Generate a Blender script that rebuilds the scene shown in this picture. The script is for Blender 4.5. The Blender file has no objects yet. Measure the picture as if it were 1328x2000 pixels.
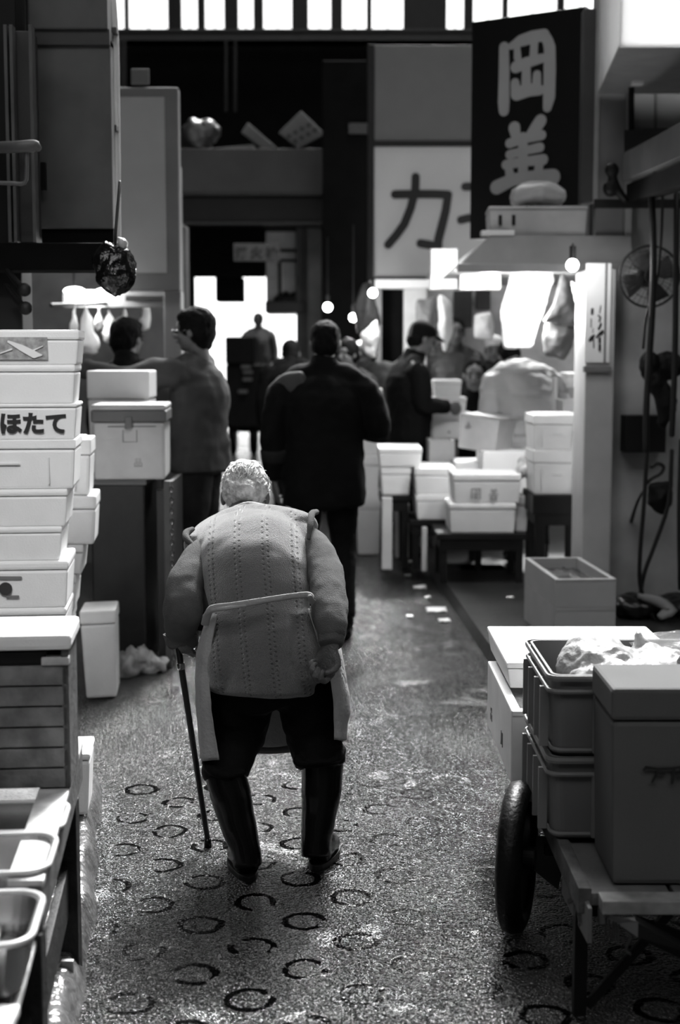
import bpy, bmesh, math, random
from mathutils import Vector, Matrix, noise
random.seed(7)
SC = bpy.context.scene
COL = SC.collection
V = Vector
PI = math.pi
# ---------------------------------------------------------------- camera model (1328 x 2000)
F = 2800.0
PITCH = math.radians(6.3)
EYE = 1.55

def W(px, py, Y):
    """world point seen at pixel (px,py) standing on the vertical plane y=Y"""
    u = (px - 664.0) / F
    v = (py - 1000.0) / F
    fy = math.cos(PITCH) - v * math.sin(PITCH)
    dz = -math.sin(PITCH) - v * math.cos(PITCH)
    t = Y / fy
    return V((u * t, Y, EYE + dz * t))

def G(px, py, z=0.0):
    """point of the ground (height z) seen at a pixel"""
    u = (px - 664.0) / F
    v = (py - 1000.0) / F
    fy = math.cos(PITCH) - v * math.sin(PITCH)
    dz = -math.sin(PITCH) - v * math.cos(PITCH)
    t = (z - EYE) / dz
    return V((u * t, fy * t, z))

cam_d = bpy.data.cameras.new('camera')
cam = bpy.data.objects.new('camera', cam_d)
COL.objects.link(cam)
cam.location = (0, 0, EYE)
cam.rotation_euler = (PI / 2 - PITCH, 0, 0)
cam_d.sensor_fit = 'VERTICAL'
cam_d.sensor_height = 36.0
cam_d.lens = 36.0 * F / 2000.0
cam_d.dof.use_dof = True
cam_d.dof.focus_distance = 4.3
cam_d.dof.aperture_fstop = 2.6
cam_d.clip_end = 300
SC.camera = cam

# ---------------------------------------------------------------- materials
MATS = {}

def mat(name, g, rough=0.7, metal=0.0, var=0.12, vscale=6.0, bump=0.0, bscale=60.0, spec=0.5,
        emit=0.0, alpha=None, coat=0.0):
    if name in MATS:
        return MATS[name]
    m = bpy.data.materials.new(name)
    m.use_nodes = True
    nt = m.node_tree
    b = nt.nodes['Principled BSDF']
    tc = nt.nodes.new('ShaderNodeTexCoord')
    n = nt.nodes.new('ShaderNodeTexNoise')
    n.inputs['Scale'].default_value = vscale
    n.inputs['Detail'].default_value = 5
    nt.links.new(tc.outputs['Object'], n.inputs['Vector'])
    r = nt.nodes.new('ShaderNodeMapRange')
    r.inputs['From Min'].default_value = 0.3
    r.inputs['From Max'].default_value = 0.7
    r.inputs['To Min'].default_value = g * (1 - var)
    r.inputs['To Max'].default_value = g * (1 + var)
    nt.links.new(n.outputs['Fac'], r.inputs['Value'])
    nt.links.new(r.outputs['Result'], b.inputs['Base Color'])
    b.inputs['Roughness'].default_value = rough
    b.inputs['Metallic'].default_value = metal
    b.inputs['Specular IOR Level'].default_value = spec
    b.inputs['Coat Weight'].default_value = coat
    if emit:
        nt.links.new(r.outputs['Result'], b.inputs['Emission Color'])
        b.inputs['Emission Strength'].default_value = emit
    if alpha is not None:
        b.inputs['Alpha'].default_value = alpha
    if bump:
        n2 = nt.nodes.new('ShaderNodeTexNoise')
        n2.inputs['Scale'].default_value = bscale
        n2.inputs['Detail'].default_value = 4
        nt.links.new(tc.outputs['Object'], n2.inputs['Vector'])
        bp = nt.nodes.new('ShaderNodeBump')
        bp.inputs['Strength'].default_value = min(1.0, bump)
        bp.inputs['Distance'].default_value = 0.01 * max(1.0, bump)
        nt.links.new(n2.outputs['Fac'], bp.inputs['Height'])
        nt.links.new(bp.outputs['Normal'], b.inputs['Normal'])
    MATS[name] = m
    return m

foam = mat('white_foam', .80, .55, var=.05, bump=.15, bscale=180)
foam2 = mat('aged_white_foam', .66, .6, var=.08, bump=.15, bscale=180)
foam_g = mat('grey_foam', .34, .6, var=.08, bump=.15, bscale=180)
foam_c = mat('dark_grey_foam', .105, .9, spec=.12, var=.06, bump=.12, bscale=200)  # darker grey than the other foam boxes
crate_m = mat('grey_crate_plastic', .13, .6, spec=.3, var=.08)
ink = mat('black_ink', .012, .5)
ink2 = mat('grey_ink', .16, .6)
label_g = mat('printed_label', .3, .4, var=.5, vscale=40)
black = mat('black_paint', .006, .55, var=.3, spec=.25)
black2 = mat('sooty_black', .003, .9, var=.3, spec=.1)
dark = mat('dark_steel', .014, .5, var=.4, vscale=9, spec=.4)
dark2 = mat('dark_grey_sheet', .035, .5, var=.25, vscale=4)
grey_d = mat('weathered_grey_paint', .085, .6, var=.25, vscale=5)
grey_m = mat('mid_grey_panel', .16, .6, var=.12, vscale=3)
grey_l = mat('light_grey_panel', .30, .6, var=.1, vscale=3)
pale = mat('pale_panel', .5, .55, var=.08, vscale=3)
white = mat('white_paint', .75, .5, var=.06)
wood = mat('wet_wood', .09, .65, spec=.25, var=.45, vscale=14, bump=.4, bscale=60)
wood_d = mat('dark_wet_wood', .02, .6, spec=.25, var=.5, vscale=14, bump=.4, bscale=60)
wood_l = mat('bleached_wood_edge', .45, .5, var=.3, vscale=20, bump=.2)
steel = mat('wet_steel', .35, .22, metal=.9, var=.2, vscale=12)
plastic_clear = mat('clear_plastic_film', .3, .2, var=.1, alpha=.22, bump=.6, bscale=25)
plastic_white = mat('milky_plastic_bag', .8, .3, var=.1, alpha=.85, bump=.8, bscale=22)
rubber = mat('black_rubber', .004, .2, var=.2, spec=.3)
tyre_m = mat('tyre_rubber', .004, .45, var=.3, spec=.2, bump=.3, bscale=90)
skin = mat('skin', .13, .55, var=.1, vscale=20, bump=.15, bscale=120)
skin_l = mat('pale_skin', .33, .55, var=.1, vscale=20)
skin_w = mat('weathered_skin', .10, .5, var=.2, vscale=60, bump=.4, bscale=160)
hair_b = mat('black_hair', .004, .75, var=.3, vscale=40, bump=.4, bscale=90, spec=.12)
hair_w = mat('grey_white_hair', .5, .5, var=.45, vscale=45, bump=.8, bscale=110)
cloth_b = mat('black_cloth', .004, .85, var=.3, bump=.3, bscale=120, spec=.15)
cloth_d = mat('charcoal_cloth', .016, .85, var=.2, bump=.3, bscale=120, spec=.2)
cloth_g = mat('grey_sweater', .055, .9, var=.15, bump=.3, bscale=120, spec=.15)
cloth_l = mat('light_cloth', .55, .85, var=.08, bump=.3, bscale=120)
puffer = mat('light_puffer_fabric', .33, .6, var=.06)
apron_m = mat('pale_apron_cotton', .36, .85, var=.1, vscale=12, bump=.4, bscale=90)
apron_d = mat('apron_hem_band', .10, .85, var=.1)
bulb_m = mat('glowing_bulb', 1, .4, var=0, emit=14)
lightbox = mat('lit_sign_panel', 1, .4, var=0, emit=1.3)
dimbox = mat('dim_sign_panel', .27, .5, var=.04)
contents = mat('dark_catch', .03, .25, var=.6, vscale=30, bump=.6, bscale=60)
rope_m = mat('black_cable', .006, .5)

# ---------------------------------------------------------------- mesh builder
def frame_z(d):
    d = V(d).normalized()
    a = V((0, 0, 1)) if abs(d.z) < .9 else V((1, 0, 0))
    x = d.cross(a).normalized()
    y = d.cross(x).normalized()
    return x, y

class MB:
    def __init__(s):
        s.v = []
        s.f = []

    def add(s, vs, fs):
        o = len(s.v)
        s.v += [V(q) for q in vs]
        s.f += [[i + o for i in q] for q in fs]
        return s

    def box(s, x0, x1, y0, y1, z0, z1, m=None):
        vs = [V((x, y, z)) for z in (z0, z1) for y in (y0, y1) for x in (x0, x1)]
        if m is not None:
            vs = [m @ q for q in vs]
        return s.add(vs, [(0, 2, 3, 1), (4, 5, 7, 6), (0, 1, 5, 4), (2, 6, 7, 3), (0, 4, 6, 2), (1, 3, 7, 5)])

    def hexa(s, bottom, top):
        vs = list(bottom) + list(top)
        return s.add(vs, [(3, 2, 1, 0), (4, 5, 6, 7), (0, 1, 5, 4), (1, 2, 6, 5), (2, 3, 7, 6), (3, 0, 4, 7)])

    def beam(s, p, q, w, h=None, up=None):
        h = h or w
        p = V(p); q = V(q)
        d = (q - p).normalized()
        u = V(up) if up else (V((0, 0, 1)) if abs(d.z) < .95 else V((0, 1, 0)))
        x = d.cross(u).normalized()
        y = x.cross(d).normalized()
        c = [(-w / 2, -h / 2), (w / 2, -h / 2), (w / 2, h / 2), (-w / 2, h / 2)]
        return s.hexa([p + x * a + y * b for a, b in c], [q + x * a + y * b for a, b in c])

    def cyl(s, p, q, r0, r1=None, n=20):
        r1 = r0 if r1 is None else r1
        p = V(p); q = V(q)
        x, y = frame_z(q - p)
        a = [p + (x * math.cos(2 * PI * i / n) + y * math.sin(2 * PI * i / n)) * r0 for i in range(n)]
        b = [q + (x * math.cos(2 * PI * i / n) + y * math.sin(2 * PI * i / n)) * r1 for i in range(n)]
        return s.add(a + b, [(i, (i + 1) % n, n + (i + 1) % n, n + i) for i in range(n)] + [list(range(n))[::-1], list(range(n, 2 * n))])

    def rings(s, R, cap=True):
        n = len(R[0])
        o = len(s.v)
        for r in R:
            s.v += [V(q) for q in r]
        for k in range(len(R) - 1):
            for i in range(n):
                j = (i + 1) % n
                s.f.append([o + k * n + i, o + k * n + j, o + (k + 1) * n + j, o + (k + 1) * n + i])
        if cap:
            s.f.append([o + i for i in range(n)][::-1])
            s.f.append([o + (len(R) - 1) * n + i for i in range(n)])
        return s

    def tube(s, pts, rad, side=None, n=16, sub=3, cap=.7, closed=False):
        """lofted tube; rad entries r or (along side, other)"""
        P = [V(p) for p in pts]
        Rr = [(r, r) if not isinstance(r, (tuple, list)) else tuple(r) for r in rad] if isinstance(rad, (list, tuple)) and len(rad) == len(P) else [(rad, rad)] * len(P) if not isinstance(rad, (tuple, list)) else [tuple(rad)] * len(P)
        if len(P) > 2 and sub > 1:
            Q, S = [], []
            for i in range(len(P) - 1):
                p0 = P[i - 1] if i else P[i] * 2 - P[i + 1]
                p1, p2 = P[i], P[i + 1]
                p3 = P[i + 2] if i + 2 < len(P) else P[i + 1] * 2 - P[i]
                for k in range(sub):
                    t = k / sub
                    Q.append(.5 * ((2 * p1) + (p2 - p0) * t + (2 * p0 - 5 * p1 + 4 * p2 - p3) * t * t + (3 * p1 - p0 - 3 * p2 + p3) * t ** 3))
                    tt = t * t * (3 - 2 * t)
                    S.append((Rr[i][0] * (1 - tt) + Rr[i + 1][0] * tt, Rr[i][1] * (1 - tt) + Rr[i + 1][1] * tt))
            Q.append(P[-1]); S.append(Rr[-1])
            P, Rr = Q, S
        T = []
        for i in range(len(P)):
            a = P[max(i - 1, 0)]; b = P[min(i + 1, len(P) - 1)]
            T.append((b - a).normalized())
        if side is None:
            x = frame_z(T[0])[0]
        else:
            x = V(side)
        R = []
        def ring(c, t, x, ra, rb):
            b = (x - t * x.dot(t))
            b = b.normalized() if b.length > 1e-6 else frame_z(t)[0]
            cc = t.cross(b)
            return [c + b * (ra * math.cos(2 * PI * i / n)) + cc * (rb * math.sin(2 * PI * i / n)) for i in range(n)], b
        if cap:
            r = min(Rr[0]) * cap
            for ang in (85, 60, 30):
                a = math.radians(ang)
                R.append(ring(P[0] - T[0] * r * math.sin(a), T[0], x, Rr[0][0] * math.cos(a), Rr[0][1] * math.cos(a))[0])
        for i in range(len(P)):
            rr, b = ring(P[i], T[i], x, *Rr[i])
            if side is None:
                x = b
            R.append(rr)
        if cap:
            r = min(Rr[-1]) * cap
            for ang in (30, 60, 85):
                a = math.radians(ang)
                R.append(ring(P[-1] + T[-1] * r * math.sin(a), T[-1], x, Rr[-1][0] * math.cos(a), Rr[-1][1] * math.cos(a))[0])
        return s.rings(R)

    def ell(s, c, r, m=None, n=16, k=10):
        c = V(c)
        rx, ry, rz = r if isinstance(r, (tuple, list)) else (r, r, r)
        R = []
        for j in range(k + 1):
            a = -PI / 2 + PI * (j + .04 if j == 0 else (j - .04 if j == k else j)) / k
            ring = []
            for i in range(n):
                q = V((rx * math.cos(a) * math.cos(2 * PI * i / n), ry * math.cos(a) * math.sin(2 * PI * i / n), rz * math.sin(a)))
                ring.append(c + (m @ q if m is not None else q))
            R.append(ring)
        return s.rings(R)

    def prism(s, poly, m, t):
        """2d polygon (x,z) extruded along local y by t"""
        n = len(poly)
        a = [m @ V((p[0], 0, p[1])) for p in poly]
        b = [m @ V((p[0], t, p[1])) for p in poly]
        return s.add(a + b, [list(range(n)), list(range(n, 2 * n))[::-1]] + [(i, n + i, n + (i + 1) % n, (i + 1) % n) for i in range(n)])

    def grid(s, pf, nu, nv, th=None):
        """surface pf(u,v); th -> gives thickness vector function"""
        o = len(s.v)
        for j in range(nv + 1):
            for i in range(nu + 1):
                s.v.append(V(pf(i / nu, j / nv)))
        w = nu + 1
        for j in range(nv):
            for i in range(nu):
                a = o + j * w + i
                s.f.append([a, a + 1, a + w + 1, a + w])
        return s

    def stroke(s, pts, wid, m, t=.002, n=10):
        """flat brush stroke in plane (x,z) of matrix m; wid float or per-point"""
        ws = wid if isinstance(wid, (list, tuple)) else [wid] * len(pts)
        s.lead = getattr(s, 'lead', 0)
        for i in range(len(pts) - 1):
            a = V((pts[i][0], pts[i][1])); b = V((pts[i + 1][0], pts[i + 1][1]))
            d = (b - a)
            if d.length < 1e-6:
                continue
            th = math.atan2(d.y, d.x)
            ra, rb = ws[i] / 2, ws[i + 1] / 2
            poly = [(b.x + rb * math.cos(th - PI / 2 + PI * k / n), b.y + rb * math.sin(th - PI / 2 + PI * k / n)) for k in range(n + 1)]
            poly += [(a.x + ra * math.cos(th + PI / 2 + PI * k / n), a.y + ra * math.sin(th + PI / 2 + PI * k / n)) for k in range(n + 1)]
            s.lead += 1
            s.prism(poly, m @ Matrix.Translation(V((0, -.00025 * (s.lead % 40), 0))), t)
        return s

    def build(s, name, material, parent=None, local=False, bevel=0, smooth=False, solid=0, remesh=0,
              sm=2, wrinkle=None, fold=None, seg=2):
        me = bpy.data.meshes.new(name)
        vs = s.v
        me.from_pydata([tuple(q) for q in vs], [], s.f)
        me.materials.append(material)
        bm = bmesh.new()
        bm.from_mesh(me)
        if not remesh:
            bmesh.ops.recalc_face_normals(bm, faces=bm.faces)
        if bevel:
            es = [e for e in bm.edges if len(e.link_faces) == 2 and e.calc_face_angle(0) > .5]
            bmesh.ops.bevel(bm, geom=es, offset=bevel, segments=seg, affect='EDGES', profile=.6, clamp_overlap=True)
        bm.to_mesh(me)
        bm.free()
        if remesh or solid:
            tmp = bpy.data.objects.new('t', me)
            COL.objects.link(tmp)
            if remesh:
                r = tmp.modifiers.new('r', 'REMESH')
                r.mode = 'VOXEL'
                r.voxel_size = remesh
                r.adaptivity = 0
                if sm:
                    q = tmp.modifiers.new('s', 'SMOOTH')
                    q.iterations = sm
                    q.factor = .5
            if solid:
                r = tmp.modifiers.new('r', 'SOLIDIFY')
                r.thickness = solid
                r.offset = 0
            bpy.context.view_layer.update()
            dg = bpy.context.evaluated_depsgraph_get()
            me2 = bpy.data.meshes.new_from_object(tmp.evaluated_get(dg), depsgraph=dg)
            bpy.data.objects.remove(tmp)
            bpy.data.meshes.remove(me)
            me = me2
            me.name = name
            if not me.materials:
                me.materials.append(material)
            smooth = smooth or bool(remesh)
        if wrinkle:
            amp, sc = wrinkle
            st = fold or V((1, 1, .6))
            nn = [q.normal.copy() for q in me.vertices]
            for q, no in zip(me.vertices, nn):
                c = q.co
                d = noise.noise(V((c.x * sc * st[0], c.y * sc * st[1], c.z * sc * st[2]))) \
                    + .5 * noise.noise(V((c.x * sc * 2.3, c.y * sc * 2.3, c.z * sc * 2.3 + 7)))
                q.co = c + no * d * amp
        if parent is not None and not local:
            root = parent
            while root.parent:
                root = root.parent
            me.transform(MROOT[root.name].inverted())
        if smooth:
            for p in me.polygons:
                p.use_smooth = True
        o = bpy.data.objects.new(name, me)
        COL.objects.link(o)
        if parent is not None:
            o.parent = parent
        return o

MROOT = {}

def root(name, label, cat, loc, rz=0.0, group=None):
    o = bpy.data.objects.new(name, None)
    o.empty_display_size = .1
    COL.objects.link(o)
    o.location = loc
    o.rotation_euler = (0, 0, rz)
    o['label'] = label
    o['category'] = cat
    if group:
        o['group'] = group
    MROOT[o.name] = Matrix.Translation(V(loc)) @ Matrix.Rotation(rz, 4, 'Z')
    return o

def tag(o, label, cat, group=None):
    """single-mesh thing: recentre the origin on its base"""
    me = o.data
    xs = [q.co for q in me.vertices]
    c = V(((min(q.x for q in xs) + max(q.x for q in xs)) / 2, (min(q.y for q in xs) + max(q.y for q in xs)) / 2, min(q.z for q in xs)))
    me.transform(Matrix.Translation(-c))
    o.location = c
    MROOT[o.name] = Matrix.Translation(c)
    o['label'] = label
    o['category'] = cat
    if group:
        o['group'] = group
    return o

def struct(o):
    o['kind'] = 'structure'
    return o

def dup(o, loc, rz, label, group=None):
    def cp(a, par):
        c = a.copy()
        COL.objects.link(c)
        c.parent = par
        for ch in a.children:
            cp(ch, c)
        return c
    r = cp(o, None)
    r.location = loc
    r.rotation_euler = (0, 0, rz)
    r['label'] = label
    if group:
        r['group'] = group
    MROOT[r.name] = Matrix.Translation(V(loc)) @ Matrix.Rotation(rz, 4, 'Z')
    return r

def text_mesh(s, body, size, m, bold=0.0, t=.002, shear=0):
    """adds font glyphs (base-left at the origin of m, plane x/z, facing -y) to MB s"""
    c = bpy.data.curves.new('t', 'FONT')
    c.body = body
    c.size = size
    c.offset = bold
    c.resolution_u = 4
    c.extrude = t / 2
    c.shear = shear
    o = bpy.data.objects.new('t', c)
    COL.objects.link(o)
    bpy.context.view_layer.update()
    me = bpy.data.meshes.new_from_object(o.evaluated_get(bpy.context.evaluated_depsgraph_get()))
    bpy.data.objects.remove(o)
    bpy.data.curves.remove(c)
    s.add([m @ V((q.co.x, -q.co.z, q.co.y)) for q in me.vertices], [list(p.vertices) for p in me.polygons])
    bpy.data.meshes.remove(me)
    return s

def TM(loc, rz=0.0, rx=0.0, ry=0.0):
    return Matrix.Translation(V(loc)) @ Matrix.Rotation(rz, 4, 'Z') @ Matrix.Rotation(ry, 4, 'Y') @ Matrix.Rotation(rx, 4, 'X')

# ---------------------------------------------------------------- foam boxes
def foam_box(label, cx, y0, z0, w, d, h, rz=0.0, kind='closed', m=None, lidm=None, group=None, lidf=.28, slots=True, cat='foam box', name='foam_box', fill=None, tilt=None):
    """styrofoam fish box: origin at the middle of its base, y0 = front face"""
    m = m or foam
    r = root(name, label, cat, (cx, y0 + d / 2, z0), rz, group)
    if tilt:
        r.rotation_euler = (tilt[0], tilt[1], rz)
    wx, dx = w / 2, d / 2
    if kind == 'closed':
        hb = h * (1 - lidf)
        b = MB()
        tp = .012
        bt = [V((-wx + tp, -dx + tp, 0)), V((wx - tp, -dx + tp, 0)), V((wx - tp, dx - tp, 0)), V((-wx + tp, dx - tp, 0))]
        tt = [V((-wx + .003, -dx + .003, hb)), V((wx - .003, -dx + .003, hb)), V((wx - .003, dx - .003, hb)), V((-wx + .003, dx - .003, hb))]
        b.hexa(bt, tt)
        b.build('box_body', m, r, local=True, bevel=min(.012, h * .06))
        l = MB().box(-wx, wx, -dx, dx, hb + .002, h)
        if slots:
            l.box(-wx * .82, wx * .82, -dx * .8, dx * .8, h - .004, h + .006)
        l.build('lid', lidm or m, r, local=True, bevel=min(.01, h * .07))
        if slots:
            rm_ = foam2 if m is foam else m
            MB().box(-w * .1, w * .1, -dx - .003, -dx + .01, hb * .62, hb * .66).build('hand_slot', rm_, r, local=True)
            MB().box(-wx * .62, -wx * .6, -dx - .002, -dx + .012, .02, hb * .8).build('moulded_ridge', rm_, r, local=True)
            MB().box(wx * .6, wx * .62, -dx - .002, -dx + .012, .02, hb * .8).build('moulded_ridge', rm_, r, local=True)
    else:
        t = min(.028, w * .08)
        b = MB()
        o = [(-wx, -dx), (wx, -dx), (wx, dx), (-wx, dx)]
        i = [(-wx + t, -dx + t), (wx - t, -dx + t), (wx - t, dx - t), (-wx + t, dx - t)]
        vs = [V((x, y, 0)) for x, y in o] + [V((x, y, h)) for x, y in o] + [V((x, y, h)) for x, y in i] + [V((x, y, t)) for x, y in i]
        fs = [(3, 2, 1, 0)]
        for k in range(4):
            j = (k + 1) % 4
            fs += [(k, j, 4 + j, 4 + k), (4 + k, 4 + j, 8 + j, 8 + k), (8 + k, 8 + j, 12 + j, 12 + k)]
        fs.append((12, 13, 14, 15))
        b.add(vs, fs)
        b.build('box_body', m, r, local=True, bevel=.005)
        s = MB().box(-w * .11, w * .11, -dx - .003, -dx + .004, h * .62, h * .66)
        s.box(-wx * .99, wx * .99, -dx - .004, -dx + .003, h * .93, h * .99)
        s.build('moulded_ridge', m, r, local=True)
        if fill:
            c = MB()
            lev = h * fill[1]
            c.grid(lambda u, v: (-wx + t + u * (w - 2 * t), -dx + t + v * (d - 2 * t), lev + .02 * noise.noise(V((u * 9, v * 9, cx * 5)))), 18, 18)
            c.build('contents', fill[0], r, local=True, smooth=True)
    return r

def foam_px(label, x0, x1, ytop, ybot, Y, D, **k):
    a = W(x0, ybot, Y); b = W(x1, ybot, Y); c = W((x0 + x1) / 2, ytop, Y)
    z0 = k.pop('z0', a.z)
    return foam_box(label, (a.x + b.x) / 2, Y, z0, b.x - a.x, D, c.z - z0, **k)

def panel(name, label, cat, x0, x1, yt, yb, Y, th, m, rz=0, bevel=.004, parent=None):
    a = W(x0, yb, Y); b = W(x1, yb, Y); c = W((x0 + x1) / 2, yt, Y)
    o = MB().box(a.x, b.x, Y, Y + th, a.z, c.z).build(name, m, parent, bevel=bevel)
    if label:
        tag(o, label, cat)
    return o
WORLD, SUN, KL, LS, GLOW = 2.6, 8.0, 36.0, 1.0, 13.0
# ================================================================ LIGHT
SUN_EL, SUN_AZ = math.radians(46), math.radians(9)      # sun ahead of the camera, a little right
w = bpy.data.worlds.new('world')
SC.world = w
w.use_nodes = True
wn = w.node_tree
bg = wn.nodes['Background']
tcw = wn.nodes.new('ShaderNodeTexCoord')
cl = wn.nodes.new('ShaderNodeTexNoise')
cl.inputs['Scale'].default_value = 2.5
mr = wn.nodes.new('ShaderNodeMapRange')
mr.inputs['To Min'].default_value = .85
mr.inputs['To Max'].default_value = 1.1
wn.links.new(tcw.outputs['Generated'], cl.inputs['Vector'])
wn.links.new(cl.outputs['Fac'], mr.inputs['Value'])
bg.inputs['Strength'].default_value = WORLD

# bright hazy sky around the sun
_sd = V((math.sin(SUN_AZ) * math.cos(SUN_EL), math.cos(SUN_AZ) * math.cos(SUN_EL), math.sin(SUN_EL)))
dp = wn.nodes.new('ShaderNodeVectorMath'); dp.operation = 'DOT_PRODUCT'
dp.inputs[1].default_value = _sd
wn.links.new(tcw.outputs['Generated'], dp.inputs[0])
mx = wn.nodes.new('ShaderNodeMath'); mx.operation = 'MAXIMUM'; mx.inputs[1].default_value = 0
pw_ = wn.nodes.new('ShaderNodeMath'); pw_.operation = 'POWER'; pw_.inputs[1].default_value = 26
ml = wn.nodes.new('ShaderNodeMath'); ml.operation = 'MULTIPLY_ADD'; ml.inputs[1].default_value = GLOW
wn.links.new(dp.outputs['Value'], mx.inputs[0]); wn.links.new(mx.outputs[0], pw_.inputs[0]); wn.links.new(pw_.outputs[0], ml.inputs[0])
wn.links.new(mr.outputs['Result'], ml.inputs[2]); wn.links.new(ml.outputs[0], bg.inputs['Color'])
sd = bpy.data.lights.new('sun', 'SUN')
sd.energy = SUN
sd.angle = math.radians(5)
so = bpy.data.objects.new('sun', sd)
COL.objects.link(so)
dirv = V((math.sin(SUN_AZ) * math.cos(SUN_EL), math.cos(SUN_AZ) * math.cos(SUN_EL), math.sin(SUN_EL)))
so.rotation_euler = dirv.to_track_quat('Z', 'Y').to_euler()
so.location = dirv * 20

def lamp(kind, loc, energy, size=.1, target=None, angle=70, blend=.6):
    d = bpy.data.lights.new('lamp_light', kind)
    d.energy = energy
    d.shadow_soft_size = size
    o = bpy.data.objects.new('lamp_light', d)
    COL.objects.link(o)
    o.location = loc
    if kind == 'SPOT':
        d.spot_size = math.radians(angle)
        d.spot_blend = blend
    if target is not None:
        o.rotation_euler = (V(loc) - V(target)).to_track_quat('Z', 'Y').to_euler()
    return o

SC.view_settings.view_transform = 'Standard'
SC.view_settings.look = 'None'
SC.view_settings.gamma = 1
SC.view_settings.exposure = 0
SC.view_settings.use_curve_mapping = False

# ================================================================ FLOOR
def floor_material():
    m = bpy.data.materials.new('wet_asphalt')
    m.use_nodes = True
    nt = m.node_tree
    L = nt.links
    b = nt.nodes['Principled BSDF']
    N = nt.nodes.new
    tc = N('ShaderNodeTexCoord')
    sep = N('ShaderNodeSeparateXYZ')
    L.new(tc.outputs['Object'], sep.inputs[0])

    def mth(op, a, bb=None, c=None, clamp=False):
        n = N('ShaderNodeMath')
        n.operation = op
        n.use_clamp = clamp
        for i, q in enumerate((a, bb, c)):
            if q is None:
                continue
            if isinstance(q, (int, float)):
                n.inputs[i].default_value = q
            else:
                L.new(q, n.inputs[i])
        return n.outputs[0]

    def nz(scale, detail=4, rough=.5, dist=0):
        n = N('ShaderNodeTexNoise')
        n.inputs['Scale'].default_value = scale
        n.inputs['Detail'].default_value = detail
        n.inputs['Roughness'].default_value = rough
        n.inputs['Distortion'].default_value = dist
        L.new(tc.outputs['Object'], n.inputs['Vector'])
        return n.outputs['Fac']

    def mapr(v, a, bb, c, d, smooth=True):
        n = N('ShaderNodeMapRange')
        n.interpolation_type = 'SMOOTHSTEP' if smooth else 'LINEAR'
        for i, q in enumerate((a, bb, c, d)):
            n.inputs[i + 1].default_value = q
        L.new(v, n.inputs[0])
        return n.outputs[0]

    ax, ay, bx, by = .133, .171, -.013, .313
    det = ax * by - ay * bx
    wob = nz(3.0, 2)
    wob2 = nz(26.0, 4, .65)
    X = mth('SUBTRACT', mth('ADD', sep.outputs[0], mth('MULTIPLY_ADD', wob, .05, -.025)), .045)
    Y = mth('SUBTRACT', mth('ADD', sep.outputs[1], mth('MULTIPLY_ADD', wob, -.05, .025)), 3.653)
    mm = mth('DIVIDE', mth('SUBTRACT', mth('MULTIPLY', X, by), mth('MULTIPLY', Y, bx)), det)
    nn = mth('DIVIDE', mth('SUBTRACT', mth('MULTIPLY', Y, ax), mth('MULTIPLY', X, ay)), det)
    fm = mth('SUBTRACT', mm, mth('ROUND', mm))
    fn = mth('SUBTRACT', nn, mth('ROUND', nn))
    dx = mth('ADD', mth('MULTIPLY', fm, ax), mth('MULTIPLY', fn, bx))
    dy = mth('ADD', mth('MULTIPLY', fm, ay), mth('MULTIPLY', fn, by))
    dist = mth('SQRT', mth('ADD', mth('MULTIPLY', dx, dx), mth('MULTIPLY', dy, dy)))
    dist = mth('ADD', dist, mth('MULTIPLY_ADD', wob2, .030, -.015))
    off = mth('ABSOLUTE', mth('SUBTRACT', dist, .054))
    ring = mapr(off, .008, .0135, 1, 0)
    # rings wear away in patches, and a smooth patch of newer asphalt lies further on
    wear = mapr(nz(13.0, 3), .34, .46, 0, 1)
    near = mapr(sep.outputs[1], 5.0, 5.5, 1, 0)
    far = mapr(sep.outputs[1], 7.0, 7.6, 0, .8)
    left = mapr(mth('ADD', sep.outputs[0], mth('MULTIPLY', sep.outputs[1], .135)), -.16, -.11, 0, 1)
    mask = mth('MULTIPLY', mth('MULTIPLY', mth('ADD', near, far, clamp=True), wear), left)
    ring = mth('MULTIPLY', ring, mask)

    grain = N('ShaderNodeTexVoronoi')
    grain.inputs['Scale'].default_value = 115
    L.new(tc.outputs['Object'], grain.inputs['Vector'])
    g1 = grain.outputs['Distance']
    g2 = nz(230, 2)
    wet = nz(1.3, 3, .5, .5)
    wetm = mapr(wet, .40, .62, 0, 1)
    pud = mapr(nz(4.2, 3, .6, .6), .58, .66, 0, 1)
    h = mth('ADD', mth('MULTIPLY', g1, -1.5), mth('MULTIPLY', g2, .8))
    h = mth('ADD', h, mth('MULTIPLY', nz(45, 3), 1.6))
    calm = mth('SUBTRACT', 1, mth('MULTIPLY', mth('MAXIMUM', ring, mth('MULTIPLY', pud, .55)), .9))
    h = mth('MULTIPLY', mth('SUBTRACT', h, .6), calm)
    h = mth('SUBTRACT', h, mth('MULTIPLY', ring, .22))
    bp = N('ShaderNodeBump')
    bp.inputs['Strength'].default_value = 1.0
    bp.inputs['Distance'].default_value = .006
    L.new(h, bp.inputs['Height'])
    vc = N('ShaderNodeTexVoronoi')
    vc.inputs['Scale'].default_value = 190
    vc.inputs['Randomness'].default_value = 1
    # jitter the cells a little so the stones are irregular
    L.new(tc.outputs['Object'], vc.inputs['Vector'])
    c0 = N('ShaderNodeVectorMath'); c0.operation = 'SUBTRACT'; c0.inputs[1].default_value = (.5, .5, .5)
    L.new(vc.outputs['Color'], c0.inputs[0])
    c1 = N('ShaderNodeVectorMath'); c1.operation = 'SCALE'
    L.new(c0.outputs[0], c1.inputs[0])
    L.new(mth('MULTIPLY', calm, .70), c1.inputs['Scale'])
    c2 = N('ShaderNodeVectorMath'); c2.operation = 'ADD'
    L.new(bp.outputs['Normal'], c2.inputs[0]); L.new(c1.outputs[0], c2.inputs[1])
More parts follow.
